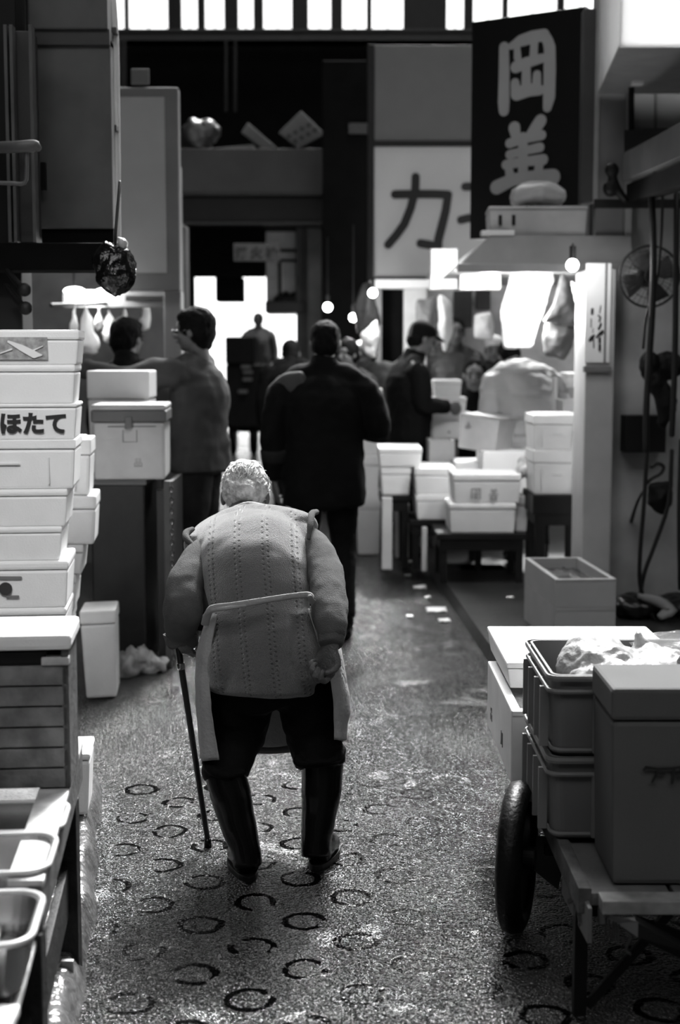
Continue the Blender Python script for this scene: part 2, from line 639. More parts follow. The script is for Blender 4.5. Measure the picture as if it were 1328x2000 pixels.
    c3 = N('ShaderNodeVectorMath'); c3.operation = 'NORMALIZE'
    L.new(c2.outputs[0], c3.inputs[0])
    L.new(c3.outputs[0], b.inputs['Normal'])
    colr = mapr(g2, .3, .7, .002, .010)
    colr = mth('MULTIPLY', colr, mth('SUBTRACT', 1, mth('MULTIPLY', ring, .8)))
    L.new(colr, b.inputs['Base Color'])
    rr = mapr(wetm, 0, 1, .20, .13)
    rr = mth('SUBTRACT', rr, mth('MULTIPLY', ring, .1))
    L.new(mth('SUBTRACT', 1.0, mth('MULTIPLY', ring, .95)), b.inputs['Specular IOR Level'])
    L.new(rr, b.inputs['Roughness'])
    b.inputs['Specular IOR Level'].default_value = 1.0
    return m

asphalt = floor_material()
fl = MB().box(-7.5, 7.5, -4, 30, -.1, 0).build('floor', asphalt)
struct(fl)
conc = mat('sunlit_concrete', .5, .7, var=.1, vscale=.6)
struct(MB().box(-20, 20, 30.05, 90, -.1, 0).build('floor_outdoors', conc))

# raised wet stone kerb along the left side (runs 6 degrees off the view direction)
kerb_m = mat('wet_kerb_stone', .10, .16, var=.6, vscale=12, bump=1.2, bscale=30, spec=.7)
kb = MB()
def kpf(u, v):
    y = 2.3 + 2.65 * v
    xe = -.60 - (y - 3.19) * .135 + .03 * noise.noise(V((y * 3, 0, 1)))
    x = xe - .30 * (1 - u)
    z = .085 * (1 - max(0, (u - .86) / .14) ** 2) + .006 * noise.noise(V((x * 5, y * 40, 3))) + .01 * noise.noise(V((x * 7, y * 9, 5)))
    return (x, y, max(.0, z))
kb.grid(kpf, 24, 200)
struct(kb.build('trim_1', kerb_m, smooth=True))
# raised pavement on the right with its kerb
rp = MB()
ca, cb, cc_ = G(945, 1280), G(800, 1060), G(745, 985)
edge = [V((.86, 5.2, 0)), ca, cb, V((.1, 19, 0))]
for i in range(3):
    p, q = edge[i], edge[i + 1]
    rp.hexa([V((p.x, p.y, 0)), V((7.5, p.y, 0)), V((7.5, q.y, 0)), V((q.x, q.y, 0))],
            [V((p.x + .02, p.y, .07)), V((7.5, p.y, .07)), V((7.5, q.y, .07)), V((q.x + .02, q.y, .07))])
struct(rp.build('floor_pavement', mat('wet_dark_pavement', .022, .32, var=.5, vscale=5, bump=.5, bscale=40)))

# ================================================================ SHELL
struct(MB().box(-7.7, -7.5, -4, 30, 0, 14).build('wall_left', black2))
struct(MB().box(7.5, 7.7, -4, 30, 0, 14).build('wall_right', dark2))
struct(MB().box(-7.7, 7.7, -4.3, -4, 0, 9).build('wall_rear_light_block', black))  # unseen wall added to keep low sky out of reflections and fill
cm = mat('sooty_roof_sheet', .03, .9, var=.2)
cmb = MB().box(-7.7, 7.7, -2.2, 8, 14, 14.2).box(-7.7, 7.7, 25, 30.4, 14, 14.2).box(-7.7, -3.2, 8, 25, 14, 14.2).box(6.5, 7.7, 8, 25, 14, 14.2)
struct(cmb.build('ceiling', cm))
o0, o1 = W(368, 540, 30), W(606, 540, 30)
wb = MB().box(-7.5, o0.x, 30, 30.3, 0, 8.0).box(o1.x, 7.5, 30, 30.3, 0, 8.0).box(o0.x, o1.x, 30, 30.3, o0.z, 8.0)
wb.box(-7.5, 7.5, 30, 30.3, 9.3, 14)
struct(wb.build('wall_back', black2))

glass = bpy.data.materials.new('window_glass')
glass.use_nodes = True
gn = glass.node_tree
gn.nodes.clear()
go = gn.nodes.new('ShaderNodeOutputMaterial')
gt = gn.nodes.new('ShaderNodeBsdfTransparent')
gg = gn.nodes.new('ShaderNodeBsdfGlossy')
gg.inputs['Roughness'].default_value = .05
gx = gn.nodes.new('ShaderNodeMixShader')
gx.inputs[0].default_value = .05
gn.links.new(gt.outputs[0], gx.inputs[1])
gn.links.new(gg.outputs[0], gx.inputs[2])
gn.links.new(gx.outputs[0], go.inputs[0])
# clerestory band: bays separated by columns
bays = [(180, 245), (249, 330), (352, 388), (398, 440), (463, 497), (512, 572), (600, 648), (667, 718), (724, 790), (870, 908), (922, 983), (990, 1090), (1100, 1165)]
for k, (a, b_) in enumerate(bays):
    xa, xb = W(a, 20, 30).x, W(b_, 20, 30).x
    f = MB()
    for q in (xa, xb):
        f.box(q - .03, q + .03, 29.96, 30.1, 8.0, 9.3)
    f.box(xa, xb, 29.96, 30.1, 9.22, 9.3)
    f.box(xa, xb, 29.96, 30.1, 8.0, 8.08)
    xm = (xa + xb) / 2
    f.box(xm - .012, xm + .012, 29.98, 30.06, 8.0, 9.3)
    wf = struct(f.build('window_%d' % (k + 1), black))
    MB().box(xa, xb, 30.03, 30.05, 8.0, 9.3).build('window_pane', glass, wf, local=True)
cols = [(160, 181)] + [(bays[i][1], bays[i + 1][0]) for i in range(len(bays) - 1)] + [(1166, 1400)]
cb_ = MB()
for a, b_ in cols:
    cb_.box(W(a, 20, 30).x, W(b_, 20, 30).x, 29.98, 30.25, 8.0, 9.3)
cb_.box(-7.5, W(161, 20, 30).x, 29.98, 30.25, 8.0, 9.3)
struct(cb_.build('trim_2', black))
# long girder under the clerestory
ga, gb = W(218, 80, 17), W(930, 80, 17)
gt_ = W(218, 58, 17).z
gz = MB().box(ga.x, gb.x + .4, 17, 17.25, ga.z, gt_)
gz.box(ga.x, gb.x + .4, 16.95, 17.3, gt_ - .03, gt_)
gz.box(ga.x, gb.x + .4, 16.95, 17.3, ga.z, ga.z + .03)
struct(gz.build('trim_3', dark))
# steel rods hanging between girder and gantry
for px in (236, 243, 441, 459):
    p, q = W(px, 78, 16.6), W(px, 218, 16.6)
    r_ = MB().cyl(p, q, .02, n=8).build('hanger_rod', dark)
    tag(r_, 'thin steel rod hanging below the long girder, %s' % {236: 'first from the left', 243: 'second from the left', 441: 'left one of the middle pair', 459: 'right one of the middle pair'}[px], 'rod', 'hanger rods below the girder')
for px0, px1, tw in ((290, 296, 8), (425, 431, 4)):
    pass
# ================================================================ FAR AND MIDDLE BACKGROUND
# gantry (mezzanine) across the hall
ya = 15.0
a, b, c = W(355, 440, ya), W(735, 440, ya), W(355, 290, ya)
g = root('gantry', 'dark mezzanine gantry with a long grey fascia crossing the hall', 'gantry', ((a.x + b.x) / 2, ya + .8, 2.4))
z375 = W(400, 376, ya).z
MB().box(a.x - 1.2, b.x + .4, ya, ya + .06, z375, c.z).build('fascia', mat('gantry_fascia', .02, .5, var=.5, vscale=2), g, bevel=.005)
MB().box(a.x - 1.2, b.x + .4, ya + .06, ya + 1.8, c.z - .12, c.z - .04).build('deck', black2, g)
MB().box(a.x - 1.2, b.x + .4, ya + .05, ya + .2, a.z, z375 - .02).build('lower_girder', black, g, bevel=.004)
MB().box(a.x - 1.2, W(628, 440, ya).x, ya - .02, ya + .05, W(400, 382, ya).z, W(400, 375, ya).z).build('angle_rail', dark, g, bevel=.004)
MB().box(a.x - 1.2, W(628, 440, ya).x, ya - .04, ya + .04, W(400, 440, ya).z, W(400, 434, ya).z).build('angle_rail', steel if 0 else dark, g, bevel=.004)
for px in (360, 560):
    p = W(px, 440, ya)
for k, px in enumerate((700, 360)):
    p = W(px, 440, ya + .9)
    MB().box(p.x - .1, p.x + .1, ya + .8, ya + 1.0, 0, c.z - .12).build('support_post', black2, g)
# black boarding behind the gantry
struct(MB().box(-6.5, 2.6, 17.4, 17.5, c.z - .3, W(0, 62, 17.4).z).build('wall_gantry', black2))
zt = c.z - .04
# things lying on the gantry
def tilted_sheet(name, label, cat, pts, Y, th, m, marks=False):
    P4 = [W(x, y, Y) for x, y in pts]
    back = [q + V((0, th, 0)) for q in P4]
    o = MB().hexa(P4, back).build(name, m, bevel=.01)
    tag(o, label, cat)
    if marks:
        base = o.location
        e1 = (P4[1] - P4[0]); e2 = (P4[3] - P4[0])
        for i in range(2):
            for j in range(4):
                q = P4[0] + e1 * (.34 + .32 * i) + e2 * (.14 + .24 * j)
                MB().box(q.x - .022, q.x + .022, Y - .006, Y + .004, q.z - .02, q.z + .02).build('stencil_mark', ink, o)
    return o
tilted_sheet('foam_sheet', 'foam sheet with two rows of dark marks tilted on its corner on the gantry', 'foam sheet',
             [(582, 291), (544, 259), (588, 216), (635, 262)], 15.3, .07, mat('dusty_foam', .1, .7, bump=.2, bscale=60), True)
tilted_sheet('foam_sheet', 'narrow plain foam sheet leaning over on the gantry ledge', 'foam sheet',
             [(512, 290), (471, 258), (484, 239), (541, 289)], 15.35, .08, mat('dusty_foam', .1))
o = MB().box(-.28, .28, -.18, .18, 0, .1, TM(V((W(448, 274, 15.5).x, 15.5, zt)), 0, 0, -.1)).build('flat_carton', grey_d, bevel=.008)
tag(o, 'low dark flat carton lying on the gantry between bag and lid', 'carton')
p = W(383, 270, 15.4)
bgm = MB().ell((p.x, 15.4, zt + .19), (.17, .16, .2), n=24, k=16).ell((p.x + .12, 15.4, zt + .27), (.14, .12, .13), n=24, k=14).build('crumpled_bag', mat('dusty_plastic', .04, .35, bump=1, bscale=14), smooth=True, wrinkle=(.05, 8))
tag(bgm, 'crumpled plastic bag left on the gantry by the big board', 'plastic bag')
p = W(272, 166, 9.6)
pb = panel('notice_card', 'small square grey card standing on the big framed board', 'card', 256, 291, 134, 164, 9.05, .02, grey_d)

# dark block hanging / boarding left of the shutters
panel('dark_hoarding', 'black boarding hung under the gantry behind the fire hydrant sign', 'boarding', 372, 516, 441, 541, 16.0, .08, black2)
panel('hanging_box', 'square black box hanging into the bright doorway', 'box', 421, 473, 541, 588, 16.3, .5, black2)
# fire hydrant sign
s = W(456, 510, 14.6); t = W(545, 510, 14.6); u = W(456, 475, 14.6)
fs = MB().box(s.x, t.x, 14.6, 14.66, s.z, u.z).build('hydrant_sign', mat('dim_red_sign', .08, .5), bevel=.006)
tag(fs, 'small dim sign with three dark characters hung under the gantry', 'sign')
tw = (t.x - s.x) / 3
tm_ = MB()
for i, ch in enumerate('消火栓'):
    text_mesh(tm_, ch, tw * .78, TM((s.x + tw * (i + .12), 14.592, s.z + .035)), bold=.006, t=.006)
tm_.build('lettering', ink, fs)
# shuttered pale kiosk wall behind on the right of the doorway
k0 = W(520, 600, 17); k1 = W(600, 600, 17); kt = W(520, 449, 17)
kr = root('shutter_wall', 'pale panelled booth front with dark rails beside the bright doorway', 'booth', ((k0.x + k1.x) / 2, 17.2, 0))
MB().box(k0.x, k1.x, 17, 17.1, k0.z, kt.z).build('panel', mat('pale_booth', .8, .6, var=.1), kr, bevel=.004)
rb = MB()
for y0, y1 in ((487, 493), (507, 512)):
    rb.box(W(548, y0, 17).x, k1.x, 16.96, 17.0, W(0, y1, 17).z, W(0, y0, 17).z)
rb.box(W(541, 0, 17).x, W(547, 0, 17).x, 16.96, 17.0, k0.z, W(0, 512, 17).z)
rb.box(k0.x, k1.x, 16.95, 17.0, W(0, 453, 17).z, W(0, 449, 17).z)
rb.build('rail', dark, kr)
MB().box(k0.x, k1.x, 16.7, 17.6, W(0, 612, 17).z, W(0, 590, 17).z).build('ledge', dark2, kr, bevel=.01)
MB().box(k1.x - .12, k1.x + .05, 16.75, 16.95, 0, kt.z).build('support_post', grey_d, kr)
pr = MB()
for i in range(9):
    q = W(546 + i * 6, 588, 16.85)
    pr.ell((q.x, 16.85, W(0, 590, 16.85).z + .03), (.06, .08, .05 + .02 * (i % 3)), n=10, k=6)
o = pr.build('clutter_pile', dark, smooth=True, wrinkle=(.02, 20))
tag(o, 'heap of dark odds and ends on the booth ledge', 'heap')
o['kind'] = 'stuff'
# posts flanking the passage
for k, (x0, x1, Y, m, lab) in enumerate(((355, 366, 13, grey_d, 'slim grey steel post beside the big framed board'), (601, 628, 15.6, grey_d, 'mid grey steel column right of the shuttered booth'),
                                       (630, 727, 14.0, black2, 'broad black column between passage and white sign'))):
    aa, bb = W(x0, 700, Y), W(x1, 700, Y)
    zt_ = W(0, 118 if k == 2 else 441, Y).z
    if k == 1:
        zt_ = W(0, 445, Y).z
    o = MB().box(aa.x, bb.x, Y, Y + .25, 0, zt_).build('steel_column', m, bevel=.01)
    tag(o, lab, 'column')
o = MB()
for i in range(3):
    q = W(697, 250, 13.95)
    o.box(q.x - .08, q.x + .1, 13.97, 14.001, q.z - .05, q.z + .05)
    break
tag(o.build('notice_plate', dark2, bevel=.004), 'tiny dark plate fixed high on the black column', 'plate')

# ---- turret truck far away with its driver
tY = 22.0
q0, q1 = W(441, 870, tY), W(497, 870, tY)
tr = root('turret_truck', 'dark market truck seen end-on in the bright doorway', 'truck', ((q0.x + q1.x) / 2 + .1, tY + .6, 0))
zb = .42
MB().box(q0.x, q1.x, tY, tY + 1.6, W(0, 712, tY).z, W(0, 657, tY).z).build('front_shield', black, tr, bevel=.03)
MB().box(q0.x, W(527, 0, tY).x, tY + .05, tY + .95, zb, W(0, 712, tY).z).build('body', black, tr, bevel=.03)
MB().box(q0.x, W(527, 0, tY).x, tY + .95, tY + 2.0, zb - .12, zb).build('platform', black, tr, bevel=.01)
for i, (px, py) in enumerate(((480, 717), (484, 727), (483, 741), (474, 765))):
    q = W(px, py, tY)
    MB().box(q.x - .07, q.x + .07, tY - .03, tY + .05, q.z - .025, q.z + .025).build('reflector', grey_m, tr, bevel=.006)
for px in (444, 487):
    q = W(px, 0, tY)
    MB().cyl((q.x - .06, tY + .4, .28), (q.x + .06, tY + .4, .28), .28, n=28).build('wheel', tyre_m, tr, bevel=.02)
q = W(520, 0, tY)
MB().cyl((q.x - .06, tY + 1.7, .28), (q.x + .06, tY + 1.7, .28), .28, n=28).build('wheel', tyre_m, tr, bevel=.02)
q = W(530, 668, tY)
MB().tube([W(529, 662, tY), W(533, 690, tY), W(534, 730, tY)], .03, n=8).build('grab_rail', dark, tr, smooth=True)

# ================================================================ LEFT SIDE
# big framed board
Y = 9.0
p0, p1, pt_ = W(214, 568, Y), W(352, 568, Y), W(232, 170, Y)
bo = MB().box(p0.x, p1.x, Y, Y + .12, p0.z, pt_.z).build('framed_board', mat('board_frame_grey', .11, .6, var=.1), bevel=.01)
tag(bo, 'tall grey framed board with a lighter inset standing above the left stalls', 'board')
ba, bb = W(214, 533, Y), W(321, 190, Y)
MB().box(ba.x, bb.x, Y - .012, Y + .01, ba.z, bb.z).build('inset_panel', mat('pale_inset', .27, .6, var=.05), bo, bevel=.004)  # inset is a lighter grey than its frame
# strip wall and column under it
o = MB().box(p1.x - .12, p1.x - .01, Y + .12, Y + .3, 0, W(0, 566, Y).z).build('steel_column', grey_m, bevel=.01)
tag(o, 'pale steel column carrying the big framed board', 'column')
o = MB().box(W(110, 0, 9.3).x, p1.x - .05, 9.3, 9.4, W(0, 600, 9.3).z, W(0, 566, 9.3).z).build('fascia_board', grey_m, bevel=.005)
tag(o, 'pale horizontal board below the big framed board', 'board')
o = MB().box(W(235, 0, 9.2).x, W(338, 0, 9.2).x, 9.2, 9.28, W(0, 588, 9.2).z, W(0, 577, 9.2).z).build('rail_bar', dark2, bevel=.004)
tag(o, 'dark rail under the big framed board', 'rail')
# back wall of the left stall
struct(MB().box(-3.6, W(348, 0, 10.6).x, 10.6, 10.7, 0, 2.9).build('wall_left_stall', mat('stall_backing', .12, .7, var=.4, vscale=3)))
# sheet metal duct housing near the upper left
Y = 6.0
h0, h1 = W(76, 446, Y), W(221, 446, Y)
hr = root('duct_housing', 'large grey sheet metal housing hanging at the upper left', 'housing', ((h0.x + h1.x) / 2, Y + .3, h0.z))
zm = W(0, 75, Y).z
MB().box(h0.x, h1.x, Y, Y + .10, h0.z, zm).build('lower_casing', grey_d, hr, bevel=.008)
MB().box(h0.x - .02, h1.x - .005, Y - .03, Y + .10, zm + .03, W(0, -160, Y).z).build('upper_casing', grey_d, hr, bevel=.008)
MB().box(h0.x - .01, h1.x, Y - .015, Y + .10, zm - .03, zm + .035).build('seam_band', dark2, hr, bevel=.004)
MB().box(h0.x - .035, h0.x - .004, Y - .04, Y + .02, h0.z, zm).build('edge_trim', mat('edge_strip', .13, .5), hr)
MB().box(h0.x, h1.x - .002, Y + .02, Y + .1, W(0, 476, Y).z, h0.z).build('base_skirt', black2, hr)
q = W(90, 330, Y); 
MB().box(q.x - .012, q.x + .008, Y - .055, Y - .03, q.z - .09, q.z + .02).build('latch', black, hr)
# bright narrow strip on its right: white pipe
pp = MB().tube([W(216, -20, 6.15), W(223, 80, 6.15), W(227, 250, 6.15), W(230, 420, 6.15), W(232, 480, 6.15)], [.022, .02, .017, .013, .010], n=12)
o = pp.build('white_pipe', mat('pipe_white', .9, .4, emit=0), smooth=True)
tag(o, 'bright white pipe running down beside the grey sheet metal housing', 'pipe')
for py_ in (60, 250, 420):
    q = W(224, py_, 6.1)
    MB().box(h1.x - .01, q.x + .01, 6.085, 6.14, q.z - .012, q.z + .012).build('pipe_clamp', grey_d, o, bevel=.003)
# dark beam, with rail panels left of it
o = MB().box(W(-60, 0, 5.6).x, W(226, 0, 5.6).x, 5.6, 5.8, W(0, 528, 5.6).z, W(0, 474, 5.6).z).build('dark_crossbeam', black2, bevel=.008)
tag(o, 'black crossbeam under the grey sheet metal housing', 'beam')
o = MB().box(W(-40, 0, 5.7).x, W(18, 0, 5.7).x, 5.8, 6.0, 0, W(0, -60, 5.7).z).build('corner_post', black, bevel=.01)
tag(o, 'black post at the left edge behind the foam box stack', 'post')
for x0, x1, lab in ((34, 66, 'dark ribbed locker panel'), ):
    pass
o = panel('locker_panel', 'tall weathered grey locker panel at the upper left edge', 'panel', 36, 70, 60, 474, 5.75, .12, dark2)
rr = MB()
for px in (22, 33, 70):
    q0, q1 = W(px, 474, 5.7), W(px, 50, 5.7)
    rr.box(q0.x - .006, q0.x + .006, 5.68, 5.74, q0.z, q1.z)
rr.build('edge_trim', grey_d, o)
# bracket pipes
pi = MB().tube([W(-30, 288, 5.85), W(-10, 288, 5.5), W(30, 287, 5.4), W(66, 285, 5.4), W(75, 290, 5.4)], [.022, .022, .022, .024, .014], n=14)
pi.tube([W(52, 290, 5.4), W(52, 330, 5.4), W(48, 357, 5.4), W(20, 358, 5.4), W(-30, 356, 5.4)], .008, n=10)
o = pi.build('pipe_bracket', mat('painted_pipe', .10, .4), smooth=True)
tag(o, 'grey pipe with a bent bracket reaching in from the left edge', 'pipe')
# black plastic sack / weight hanging beside the beam
q = W(226, 528, 5.5)
sk = root('hanging_sack', 'shiny black round sack hanging below the grey housing', 'sack', (q.x, 5.5, q.z - .09))
MB().ell((q.x, 5.5, q.z), (.076, .07, .094), n=32, k=22).ell((q.x - .03, 5.5, q.z + .03), (.06, .06, .07), n=24, k=16).build('sack_body', mat('black_film', .006, .12, spec=.7, bump=1, bscale=26), sk, smooth=True, wrinkle=(.012, 40))
MB().tube([q + V((0, 0, .08)), q + V((.004, 0, .16)), q + V((.006, .1, .34))], .006, n=8).build('cord', rope_m, sk, smooth=True)
MB().tube([q + V((.02, -.0, .07)), q + V((.03, -.01, .1)), q + V((.012, 0, .12))], [.014, .02, .006], n=10).build('knotted_neck', mat('knot', .5, .3, bump=.6, bscale=60), sk, smooth=True)
# white cone bags hung in the left stall
specs = [(148, 596, 140, 690, 26), (168, 598, 172, 688, 46), (193, 602, 194, 640, 18), (214, 606, 213, 662, 26), (243, 604, 240, 640, 16), (286, 590, 282, 640, 24)]
prev = None
labs = ['narrow white bag hanging behind the foam stack', 'wide white cone-shaped bag hanging beside the foam stack', 'short pale bag hanging third from the left', 'grey white bag hanging fourth from the left', 'small pale bag hanging behind the standing figure', 'white bag hanging right of the dark standing figure']
for i, (xa, y0, xb, y1, wd) in enumerate(specs):
    Yb = 8.7 + .25 * i
    A, B = W(xa, y0, Yb), W(xb, y1, Yb)
    hw = wd / F * Yb / 2
    t_ = MB().tube([A, A.lerp(B, .4), A.lerp(B, .8), B], [.008, (hw * .5, .03), (hw * .95, .05), (hw * .8, .03)], side=(1, 0, 0), n=20)
    o = t_.build('hanging_bag', plastic_white if 0 else white, smooth=True, wrinkle=(.02, 25))
    tag(o, labs[i], 'plastic bag', 'white bags hanging in the left stall')
hb = MB().cyl(W(100, 596, 8.7), W(330, 590, 10.1), .012, n=8)
o = hb.build('hanging_rail', dark)
tag(o, 'rail from which the white bags hang in the left stall', 'rail')
# lamps of the left stall
for i, (px, py, Yb, r) in enumerate(((145, 568, 8.6, .04), (206, 570, 8.8, .04), (222, 580, 8.9, .03))):
    q = W(px, py, Yb)
    lr = root('hanging_bulb', ['bare lamp glowing under the black crossbeam, left of the sack', 'glowing lamp just left under the black sack', 'small glowing lamp just below the black sack'][i], 'lamp', (q.x, q.y, q.z - r))
    MB().ell(q, (r * (1.6 if i < 2 else 1), r, r * .6)).build('bulb', bulb_m, lr, smooth=True)
    MB().cyl(q + V((0, 0, r * .6)), q + V((0, 0, .5)), .006, n=8).build('cord', rope_m, lr)
lamp('POINT', W(175, 575, 9.2), 26, .08)
# round knob handles and dish behind the stack top
for k_, (px, py) in enumerate(((48, 566), (50, 602))):
    q = W(px, py, 5.5)
    o = MB().ell(q, (.026, .02, .026)).tube([q, q + V((-.04, .05, .03)), q + V((-.1, .12, .09))], [.012, .014, .01], n=10).build('control_knob', black, smooth=True)
    tag(o, ['upper black round knob at the left edge above the foam stack', 'lower black round knob at the left edge above the foam stack'][k_], 'knob')
# counter and crates of left stall
o = MB().box(W(150, 0, 8.6).x, W(350, 0, 9.3).x, 9.45, 10.3, 0, W(0, 735, 9.45).z).build('stall_counter', dark2, bevel=.01)
tag(o, 'dark counter behind the dark dressed stall people on the left', 'counter')
foam_px('pale grey box behind the lidded cooler, under the stretched arm', 170, 292, 724, 790, 7.33, .3, m=foam2, z0=W(230, 945, 6.95).z + .025, name='foam_box', slots=False)
# ================================================================ LEFT FOAM STACK
TH = .105
def corner_box(label, pxr, ytop, ybot, Y, w, d, th=TH, dz=0, **k):
    a = W(pxr, ybot, Y); c = W(pxr, ytop, Y)
    z0 = k.pop('z0', a.z)
    R = Matrix.Rotation(th, 2)
    o = R @ V((w / 2, -d / 2))
    cx, cy = (a.x + c.x) / 2 - o.x, Y - o.y
    return foam_box(label, cx, cy - d / 2, z0, w, d, c.z - z0, rz=th, **k)

Gs = 'foam boxes in the tall left stack'
stack = [
    (155, 644, 712, 'white foam box with a printed picture label, topmost of the tall left stack', .30, .3),
    (148, 712, 788, 'plain white foam box, second from the top of the tall left stack', .2, .3),
    (151, 788, 858, 'white foam box printed with three bold black characters in the tall left stack', .2, .3),
    (148, 858, 955, 'deeper white foam box with moulded panels, below the one with bold characters', .2, .34),
    (133, 955, 1028, 'plain foam box under the deeper box with moulded panels in the left stack', .2, .34),
    (122, 1028, 1095, 'plain foam box resting on the one with a dark round emblem', .2, .34),
    (134, 1095, 1187, 'foam box with dark bars and a round emblem in the left stack', .2, .36),
    (130, 1187, 1262, 'foam box just above the white rimmed wooden crate, low in the left stack', .2, .36),
    (128, 1262, 1380, 'foam box near the bottom of the left stack, mostly behind the crate', .2, .36),
    (128, 1380, 1509, 'bottom foam box of the left stack on the ground', .2, .36)]
SB = []
for i, (px, y0, y1, lab, lf, d) in enumerate(stack):
    kw = {}
    if i == len(stack) - 1:
        kw['z0'] = 0
    SB.append(corner_box(lab, px, y0, y1, 5.2, .50, d, group=Gs, lidf=lf if i != 2 else .12, slots=(i == 3), m=foam if i < 8 else foam2, **kw))
def face_m(r, x, z, d):
    """matrix on the front face of a foam box (local coordinates)"""
    return TM((x, -d / 2 + .004, z))
# bold characters
r = SB[2]
h_ = W(0, 788, 5.2).z - W(0, 858, 5.2).z
t = MB()
text_mesh(t, 'ほたて', .082, face_m(r, .25 - .045 - .082 * 2.8 - .006, .028, .3), bold=.0035, t=.004)
t.build('lettering', ink, r, local=True)
# picture label with a squid-like white shape and a kana
r = SB[0]
t = MB().box(-.25, .137, -.1500, -.146, .018, .098)
t.build('picture_label', label_g, r, local=True)
t = MB().stroke([(.00, .082), (.045, .060), (.09, .036), (.115, .034)], [.008, .022, .026, .006], face_m(r, 0, 0, .318), .003)
t.stroke([(.085, .05), (.12, .066)], [.006, .003], face_m(r, 0, 0, .318), .003)
t.stroke([(-.03, .04), (.01, .055)], [.003, .006], face_m(r, 0, 0, .318), .003)
t.build('printed_picture', white, r, local=True)
t = MB().stroke([(-.083, .078), (-.085, .055), (-.077, .045), (-.07, .052)], [.012, .012, .01, .003], face_m(r, 0, 0, .318), .003)
t.stroke([(-.052, .07), (-.045, .055)], [.008, .006], face_m(r, 0, 0, .318), .003)
t.build('lettering', ink, r, local=True)
# emblem
r = SB[6]
t = MB().stroke([(-.03, .115), (.06, .113)], .012, face_m(r, .017, 0, .368), .004)
t.stroke([(.01, .045), (.05, .045)], .008, face_m(r, .017, 0, .368), .004)
t.build('printed_bar', ink2, r, local=True)
t = MB().cyl((.022, -.1812, .074), (.022, -.170, .074), .024, n=28)
t.build('round_emblem', mat('emblem_ink', .03, .6), r, local=True)

# second column close behind
Gb = 'foam boxes standing behind the tall left stack'
for px, y0, y1, lab, sl in ((178, 858, 968, 'foam box behind the left stack, upper one with a curved corner', True),
                        (188, 968, 1064, 'foam box second down behind the left stack, beside the dark tank', False),
                        (164, 1064, 1122, 'narrow edge of a foam box behind the stack, third one down', False),
                        (150, 1122, 1190, 'foam box behind the left stack, just above the box standing on end', False),
                        (140, 1190, 1290, 'foam box behind the left stack hidden low behind the box standing on end', False),
                        (138, 1290, 1452, 'lowest foam box behind the left stack', False)):
    kw = {'z0': 0} if y1 > 1400 else {}
    corner_box(lab, px, y0, y1, 5.78, .34, .3, m=foam2, group=Gb, slots=sl, **kw)
# box standing on end, leaning a little
b0, b1, bt = G(160, 1366), G(231, 1354), W(190, 1190, 6.3)
lb = foam_box('white foam box standing on its end on the road below the left stack', (b0.x + b1.x) / 2, b0.y, 0, b1.x - b0.x + .015, .30, .40, rz=.1, m=foam_g if 0 else foam2, slots=False, lidf=.16, tilt=(-.03, -.03), group=None)
# small upright box by the wooden trough
b0 = G(143, 1640)
foam_box('narrow white foam box standing upright beside the wooden trough', W(161, 1600, 4.45).x - .02, 4.42, 0.088, .085, .22, W(160, 1443, 4.6).z - .088, rz=.1, m=foam, slots=False, lidf=.12)

# ================================================================ COOLER ON DARK TANK
Y = 6.95
t0, t1 = W(176, 940, Y), W(282, 940, Y)
ztk = W(230, 945, Y).z
tk = root('fish_tank', 'tall dark metal tank with a pale rim under the lidded cooler', 'tank', ((t0.x + t1.x) / 2, Y + .35, 0))
MB().box(t0.x, t1.x, Y, Y + .7, 0, ztk).build('tank_body', dark, tk, bevel=.01)
rm = MB()
rm.box(t0.x - .01, t1.x + .01, Y - .01, Y + .02, ztk - .005, ztk + .025).box(t0.x - .01, t0.x + .02, Y + .02, Y + .7, ztk - .005, ztk + .025)
rm.box(t1.x - .02, t1.x + .01, Y + .02, Y + .7, ztk - .005, ztk + .025).box(t0.x, t1.x, Y + .67, Y + .7, ztk - .005, ztk + .025)
rm.build('rim', grey_m, tk, bevel=.004)
# open shutters / panels to its right
pl = root('folding_panel', 'dark folding metal panel with a pale edge standing right of the tank', 'panel', (t1.x + .1, Y + .2, 0))
q0, q1 = G(310, 1306), W(318, 950, Y)
xa, xb = W(284, 0, Y).x, W(322, 0, Y).x
MB().box(xa + .005, xb - .03, Y + .1, Y + .13, 0.0, W(0, 960, Y).z).build('leaf', dark2, pl, bevel=.004)
MB().box(xb - .035, xb - .012, Y + .05, Y + .6, 0.0, W(0, 945, Y).z).build('leaf', dark, pl, bevel=.004)
MB().box(xb - .04, xb - .008, Y + .02, Y + .05, 0.0, W(0, 940, Y).z).build('edge_strip', grey_d, pl, bevel=.004)
# chain beside it
ch = MB()
cx = W(321, 0, Y - .05).x
zz = 0.02
k = 0
while zz < W(0, 945, Y).z:
    a_ = 0 if k % 2 else PI / 2
    pts = [V((cx + .008 * math.cos(a_) * math.cos(t_), Y - .02 + .008 * math.sin(a_) * math.cos(t_), zz + .016 + .016 * math.sin(t_))) for t_ in [2 * PI * i / 8 for i in range(9)]]
    ch.tube(pts, .0026, n=6, sub=1, cap=0)
    zz += .026
    k += 1
tag(ch.build('hanging_chain', dark, smooth=True), 'thin dark chain hanging beside the folding panel', 'chain')
